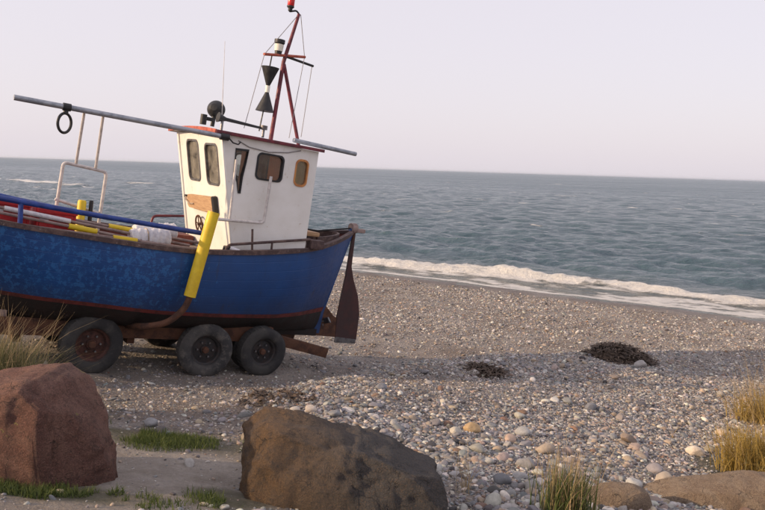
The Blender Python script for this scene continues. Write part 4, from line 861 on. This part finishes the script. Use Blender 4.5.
rotv = np.stack([rng.normal(0, .28, N), rng.normal(0, .28, N), rng.uniform(0, 6.28, N)], -1)
ci = rng.choice(len(PAL), N, p=PW); COLS = np.array([p[0] for p in PAL])[ci] * rng.uniform(.80, 1.42, (N, 1)) * (1 + rng.normal(0, .03, (N, 3))); vi = rng.integers(0, NV, N)
Zc = Zt + SZ * asp[:, 2] * rng.uniform(-.12, .32, N)
order = np.argsort(-np.where((px > -5) & (px < 770) & (py < 515) & (SZ > .02), appar, 0)); solo = order[:280]; solo = solo[appar[solo] > 7.5]; print('solo', len(solo)); rest = np.ones(N, bool); rest[solo] = False
print('stones', N)
me = bpy.data.meshes.new('shingle'); R_ = np.where(rest)[0]; me.vertices.add(len(R_)); me.vertices.foreach_set('co', np.stack([X, Y, Zc], -1)[R_].astype(np.float32).ravel())
for nme, typ, key, arr in (('scl', 'FLOAT_VECTOR', 'vector', asp * SZ[:, None]), ('rot', 'FLOAT_VECTOR', 'vector', rotv), ('col', 'FLOAT_COLOR', 'color', np.concatenate([COLS, np.ones((N, 1))], 1)), ('vi', 'INT', 'value', vi)):
    at = me.attributes.new(nme, typ, 'POINT'); at.data.foreach_set(key, arr[R_].astype(np.int32 if typ == 'INT' else np.float32).ravel())
sho = tag(link('shingle', me), 'loose grey and tan pebbles covering the beach', 'pebbles', kind='stuff')
ng = bpy.data.node_groups.new('shingle', 'GeometryNodeTree'); ng.interface.new_socket('Geometry', in_out='INPUT', socket_type='NodeSocketGeometry'); ng.interface.new_socket('Geometry', in_out='OUTPUT', socket_type='NodeSocketGeometry')
gi, go = ng.nodes.new('NodeGroupInput'), ng.nodes.new('NodeGroupOutput'); ci_ = ng.nodes.new('GeometryNodeCollectionInfo'); ci_.inputs[0].default_value = lib; ci_.inputs[1].default_value = True; ci_.inputs[2].default_value = True
ip = ng.nodes.new('GeometryNodeInstanceOnPoints'); ip.inputs['Pick Instance'].default_value = True
def na(n, t_): x = ng.nodes.new('GeometryNodeInputNamedAttribute'); x.data_type = t_; x.inputs[0].default_value = n; return next(o for o in x.outputs if o.enabled and o.name == 'Attribute')
ng.links.new(gi.outputs[0], ip.inputs['Points']); ng.links.new(ci_.outputs[0], ip.inputs['Instance']); ng.links.new(na('vi', 'INT'), ip.inputs['Instance Index']); ng.links.new(na('rot', 'FLOAT_VECTOR'), ip.inputs['Rotation']); ng.links.new(na('scl', 'FLOAT_VECTOR'), ip.inputs['Scale']); ng.links.new(ip.outputs[0], go.inputs[0])
sho.modifiers.new('stones', 'NODES').node_group = ng
def where(x, y):
    if y < 392: return 'near the crest of the pebble ridge'
    if x < 300: return 'on gravel left of the brown boulder' if y < 460 else 'on the path beside the brown boulder'
    if x < 470: return 'behind the brown boulder' if y < 455 else 'against the brown boulder'
    if x < 560: return 'in shingle left of the green tuft' if y > 440 else 'in the middle of the shingle'
    if x < 660: return 'in front of the big seaweed heap' if y < 420 else 'in shingle right of the green tuft'
    return 'in shingle beside the golden grass'
def place_stone(i, p, sc, rt, col, label, group):
    o = bpy.data.objects.new('beach_stone', omesh[i % NV]); COL.objects.link(o); o.location = p; o.scale = sc; o.rotation_euler = rt; o.color = (*[min(1, max(.02, c)) for c in col], 1); tag(o, label, 'stone', group)
from collections import defaultdict
LB = defaultdict(list)
for n_, i in enumerate(solo):
    shape = 'flat' if asp[i, 2] < .55 else ('elongated' if asp[i, 0] > 1.28 else 'rounded')
    size = 'large ' if SZ[i] > .13 else ('small ' if SZ[i] < .085 else '')
    lb_ = f"{size}{shape} {PAL[ci[i]][2]} stone {where(px[i], py[i])}"
    LB[lb_].append(i)
ORD = ['leftmost', 'second from left', 'third from left', 'fourth from left', 'fifth from left', 'sixth from left', 'seventh from left', 'eighth from left', 'ninth from left', 'tenth from left', 'eleventh from left', 'twelfth from left']
LAB = {}
for lb_, ids in LB.items():
    ids = sorted(ids, key=lambda i: px[i])
    for k, i in enumerate(ids): LAB[i] = lb_ if len(ids) == 1 else lb_ + (', rightmost of these' if k == len(ids) - 1 else ', ' + (ORD[k] if k < 12 else 'far to the right'))
for i in solo:
    lb_ = LAB[i]
    place_stone(int(vi[i]), (X[i], Y[i], Zc[i]), tuple(asp[i] * SZ[i]), tuple(rotv[i]), COLS[i], lb_, 'single stones in the shingle')
for k, (sx, sy, sp_, c_, lb_) in enumerate(SPEC):
    p = hit(sx, sy + sp_ * .22); zz = (p - CP) @ CF; s_ = sp_ * zz / F
    place_stone(k, (p[0], p[1], p[2] + s_ * .16), (s_ * .95, s_ * .8, s_ * .60), (random.gauss(0, .1), random.gauss(0, .1), random.uniform(-.3, .3)), c_, lb_, 'single stones in the shingle')

# ------------------------------------------------------------------ seaweed
def seaweed(px, py, wpx, hgt, n, label, seed, dep=.5):
    p0 = hit(px, py); z = (p0 - CP) @ CF; wx = wpx * z / F / 2; r = random.Random(seed); mb = MB()
    hh = lambda a, b_: hgt * max(0, 1 - (a * a + b_ * b_) * (1 + .7 * mnoise.noise(Vector((a * 1.6, b_ * 1.6, seed + 5))))) ** .8 * (1 + .8 * mnoise.noise(Vector((a * 2.5, b_ * 2.5, seed)))) * (1 - .35 * a)
    V = []; nn = 34
    for i in range(nn):
        for j in range(nn):
            a, b_ = 2 * i / (nn - 1) - 1, 2 * j / (nn - 1) - 1; wx_, wy_ = p0[0] + a * wx * 1.1, p0[1] + b_ * dep * 1.1
            V.append(Vector((wx_, wy_, float(hz(wx_, wy_)) - .03 + hh(a, b_) * .9 + (.03 * mnoise.noise(Vector((a * 9, b_ * 9, seed)))))) - Vector(p0))
    base_ = link('seaweed_heap', mesh_np('seaweed_heap', [tuple(v) for v in V], grid_quads(nn, nn), M['weed'])); base_.location = p0; tag(base_, label, 'seaweed')
    for _ in range(n):
        rr = math.sqrt(r.random()) * 1.12; an = r.uniform(0, 6.28); a, b_ = rr * math.cos(an), rr * math.sin(an)
        x_, y_ = a * wx, b_ * dep; zg = float(hz(p0[0] + x_, p0[1] + y_)) - p0[2] + hh(a * .95, b_ * .95) * .9; L = r.uniform(.05, .16) * (.6 + z / 18); th = r.uniform(0, 6.28); c = Vector((x_, y_, zg + .01)); d = Vector((math.cos(th), math.sin(th), r.uniform(-.25, .22))) * L; side = d.cross(Vector((r.gauss(0, .4), r.gauss(0, .4), 1))).normalized() * r.uniform(.006, .018)
        m = c + d * .5 + Vector((0, 0, r.uniform(.0, .04))); mb.add([c - side, c + side, m + side, m - side, c + d], [(0, 1, 2, 3), (3, 2, 4)])
    mb.build('strands', M['weed'], base_)
seaweed(620, 358, 62, .20, 1300, 'big dark heap of dry seaweed on the beach right of centre', 2, .55)
seaweed(487, 373, 34, .06, 420, 'small dark clump of seaweed on the pebble ridge', 5, .3)
seaweed(276, 398, 70, .008, 150, 'thin dark strip of seaweed beside the rear trailer wheel', 9, .25)

# ------------------------------------------------------------------ grass
def blades(name, pts, hmin, hmax, wid, lean, mat, parent, seed, wind=(0, 0), curl=1.0, seg=4):
    r = np.random.default_rng(seed); n = len(pts); P = np.asarray(pts, float); Hh = r.uniform(hmin, hmax, n); az = r.uniform(0, 2 * math.pi, n); ln = np.abs(r.normal(0, lean, n))
    dx = np.cos(az) * ln + wind[0]; dy = np.sin(az) * ln + wind[1]; fa = r.uniform(0, 2 * math.pi, n); wv = wid * r.uniform(.6, 1.3, n)
    V = np.zeros((n, (seg + 1) * 2, 3))
    for k in range(seg + 1):
        t = k / seg; b_ = t ** (1.6) * curl; cx = P[:, 0] + Hh * dx * b_; cy = P[:, 1] + Hh * dy * b_; cz = P[:, 2] + Hh * (t - .35 * np.minimum(1.6, np.hypot(dx, dy)) * t * t * curl)
        ww_ = wv * (1 - t) ** .6 * (.5 if k == seg else 1) * .5 + .0004
        V[:, 2 * k] = np.stack([cx - np.cos(fa) * ww_, cy - np.sin(fa) * ww_, cz], -1); V[:, 2 * k + 1] = np.stack([cx + np.cos(fa) * ww_, cy + np.sin(fa) * ww_, cz], -1)
    nv = (seg + 1) * 2; Q = np.concatenate([np.arange(n)[:, None] * nv + np.array([2 * k, 2 * k + 1, 2 * k + 3, 2 * k + 2]) for k in range(seg)])
    me = mesh_np(name, V.reshape(-1, 3), Q, mat); at = me.attributes.new('rnd', 'FLOAT', 'POINT'); at.data.foreach_set('value', np.repeat(r.random(n), nv).astype(np.float32)); return link(name, me, parent)
def clump(px, py, rx, ry, label, specs, seed, group='grass clumps'):
    p = hit(px, py) if not isinstance(px, tuple) else np.array([px[0], px[1], float(hz(*px))]); o = tag(empty('grass_clump', p), label, 'grass', group); r = np.random.default_rng(seed)
    for (nm, n, h0, h1, wid, lean, mt_, wind) in specs:
        a = r.uniform(0, 6.28, n); rr = np.sqrt(r.random(n)) * np.clip(r.normal(.8, .25, n), .2, 1.2); x_ = p[0] + rx * rr * np.cos(a); y_ = p[1] + ry * rr * np.sin(a)
        z_ = hz(x_, y_) - .01; blades(nm, np.stack([x_ - p[0], y_ - p[1], z_ - p[2]], -1), h0, h1, wid, lean, M[mt_], o, seed + 3, wind)
clump((-3.72, 7.0), 0, .55, .40, 'tall dry grass clump at left edge behind the red boulder', [('blades', 2400, .40, .82, .008, .40, 'g_olive', (.10, 0)), ('stalks', 240, .65, 1.22, .006, .45, 'g_dry', (.22, 0)), ('dry_blades', 600, .30, .75, .006, .5, 'g_dry', (.12, 0))], 31)
clump((-5.0, 6.4), 0, .8, .6, 'dry grass clump on the bank left of the red boulder', [('blades', 700, .25, .60, .007, .40, 'g_olive', (.1, 0)), ('stalks', 120, .5, 1.0, .006, .4, 'g_dry', (.2, 0))], 37)
clump(566, 513, .24, .14, 'green and straw grass tuft at the bottom edge beside a small rock', [('blades', 330, .22, .46, .008, .28, 'g_green', (.05, 0)), ('dry_blades', 190, .25, .60, .006, .32, 'g_dry', (.10, 0)), ('stalks', 26, .5, .80, .005, .40, 'g_dry', (-.1, 0))], 41)
clump(757, 474, .40, .28, 'golden grass clump at the right edge above the flat tan rock', [('blades', 1300, .25, .62, .008, .45, 'g_gold', (-.12, 0)), ('green_blades', 240, .18, .38, .008, .35, 'g_olive', (-.05, 0)), ('stalks', 70, .5, .82, .005, .5, 'g_dry', (-.2, 0))], 43)
clump(762, 422, .42, .3, 'dry straw grass clump higher on the right edge of the shingle', [('blades', 520, .25, .6, .007, .55, 'g_gold', (-.25, 0)), ('stalks', 130, .6, 1.1, .005, .5, 'g_dry', (-.2, 0))], 47)
clump(672, 438, .03, .02, 'thin dry stalk growing out of the shingle', [('stalks', 7, .22, .42, .005, .5, 'g_dry', (0, 0))], 53, 'single dry stalks'); clump(464, 492, .10, .06, 'wispy brown dead plant at right end of brown boulder', [('stalks', 26, .2, .55, .005, .5, 'g_dry', (0, 0))], 54, 'single dry stalks')
# low turf
pts = []; r_ = np.random.default_rng(61)
for (cx, cy, rx, ry, n) in ((*SOIL[0][:2], .80, .20, 5200), (*SOIL[1][:2], .75, .26, 3400), (*SOIL[2][:2], .22, .28, 1200), (-1.95, 6.6, .35, .35, 1100), (-3.8, 6.9, 1.1, .6, 1800), (-7.5, 2, 3.5, 4, 9000)):
    a = r_.uniform(0, 6.28, n); rr = np.sqrt(r_.random(n)); x_ = cx + rx * rr * np.cos(a) * (1 + .3 * r_.normal(0, 1, n)); y_ = cy + ry * rr * np.sin(a); kk = fbm(x_ * 3, y_ * 3, 3) > -.06; pts.append(np.stack([x_[kk], y_[kk], hz(x_[kk], y_[kk]) - .005], -1))
pts = np.concatenate(pts); g_ = blades('turf', pts, .02, .085, .006, .6, M['g_green'], None, 63, seg=2)
tag(g_, 'low green turf around the boulders and beside the path', 'grass', kind='stuff')
# ------------------------------------------------------------------ haze over the sea
hb = MB().box((0, 0, 0), (1, 1, 1), bev=0).build('haze', None, None, smooth=False); hb.scale = (60000, 60000, 24); hb.location = (0, 0, 0.5)
hm = bpy.data.materials.new('haze'); hm.use_nodes = True; hm.node_tree.nodes.clear(); ho = hm.node_tree.nodes.new('ShaderNodeOutputMaterial'); pv = hm.node_tree.nodes.new('ShaderNodeVolumePrincipled')
pv.inputs['Color'].default_value = (.80, .88, 1.0, 1); pv.inputs['Density'].default_value = 7e-5; pv.inputs['Anisotropy'].default_value = .2; hm.node_tree.links.new(pv.outputs[0], ho.inputs['Volume']); hb.data.materials.append(hm)
tag(hb, 'thin sea haze over beach and water', 'haze', kind='stuff')
print('done')
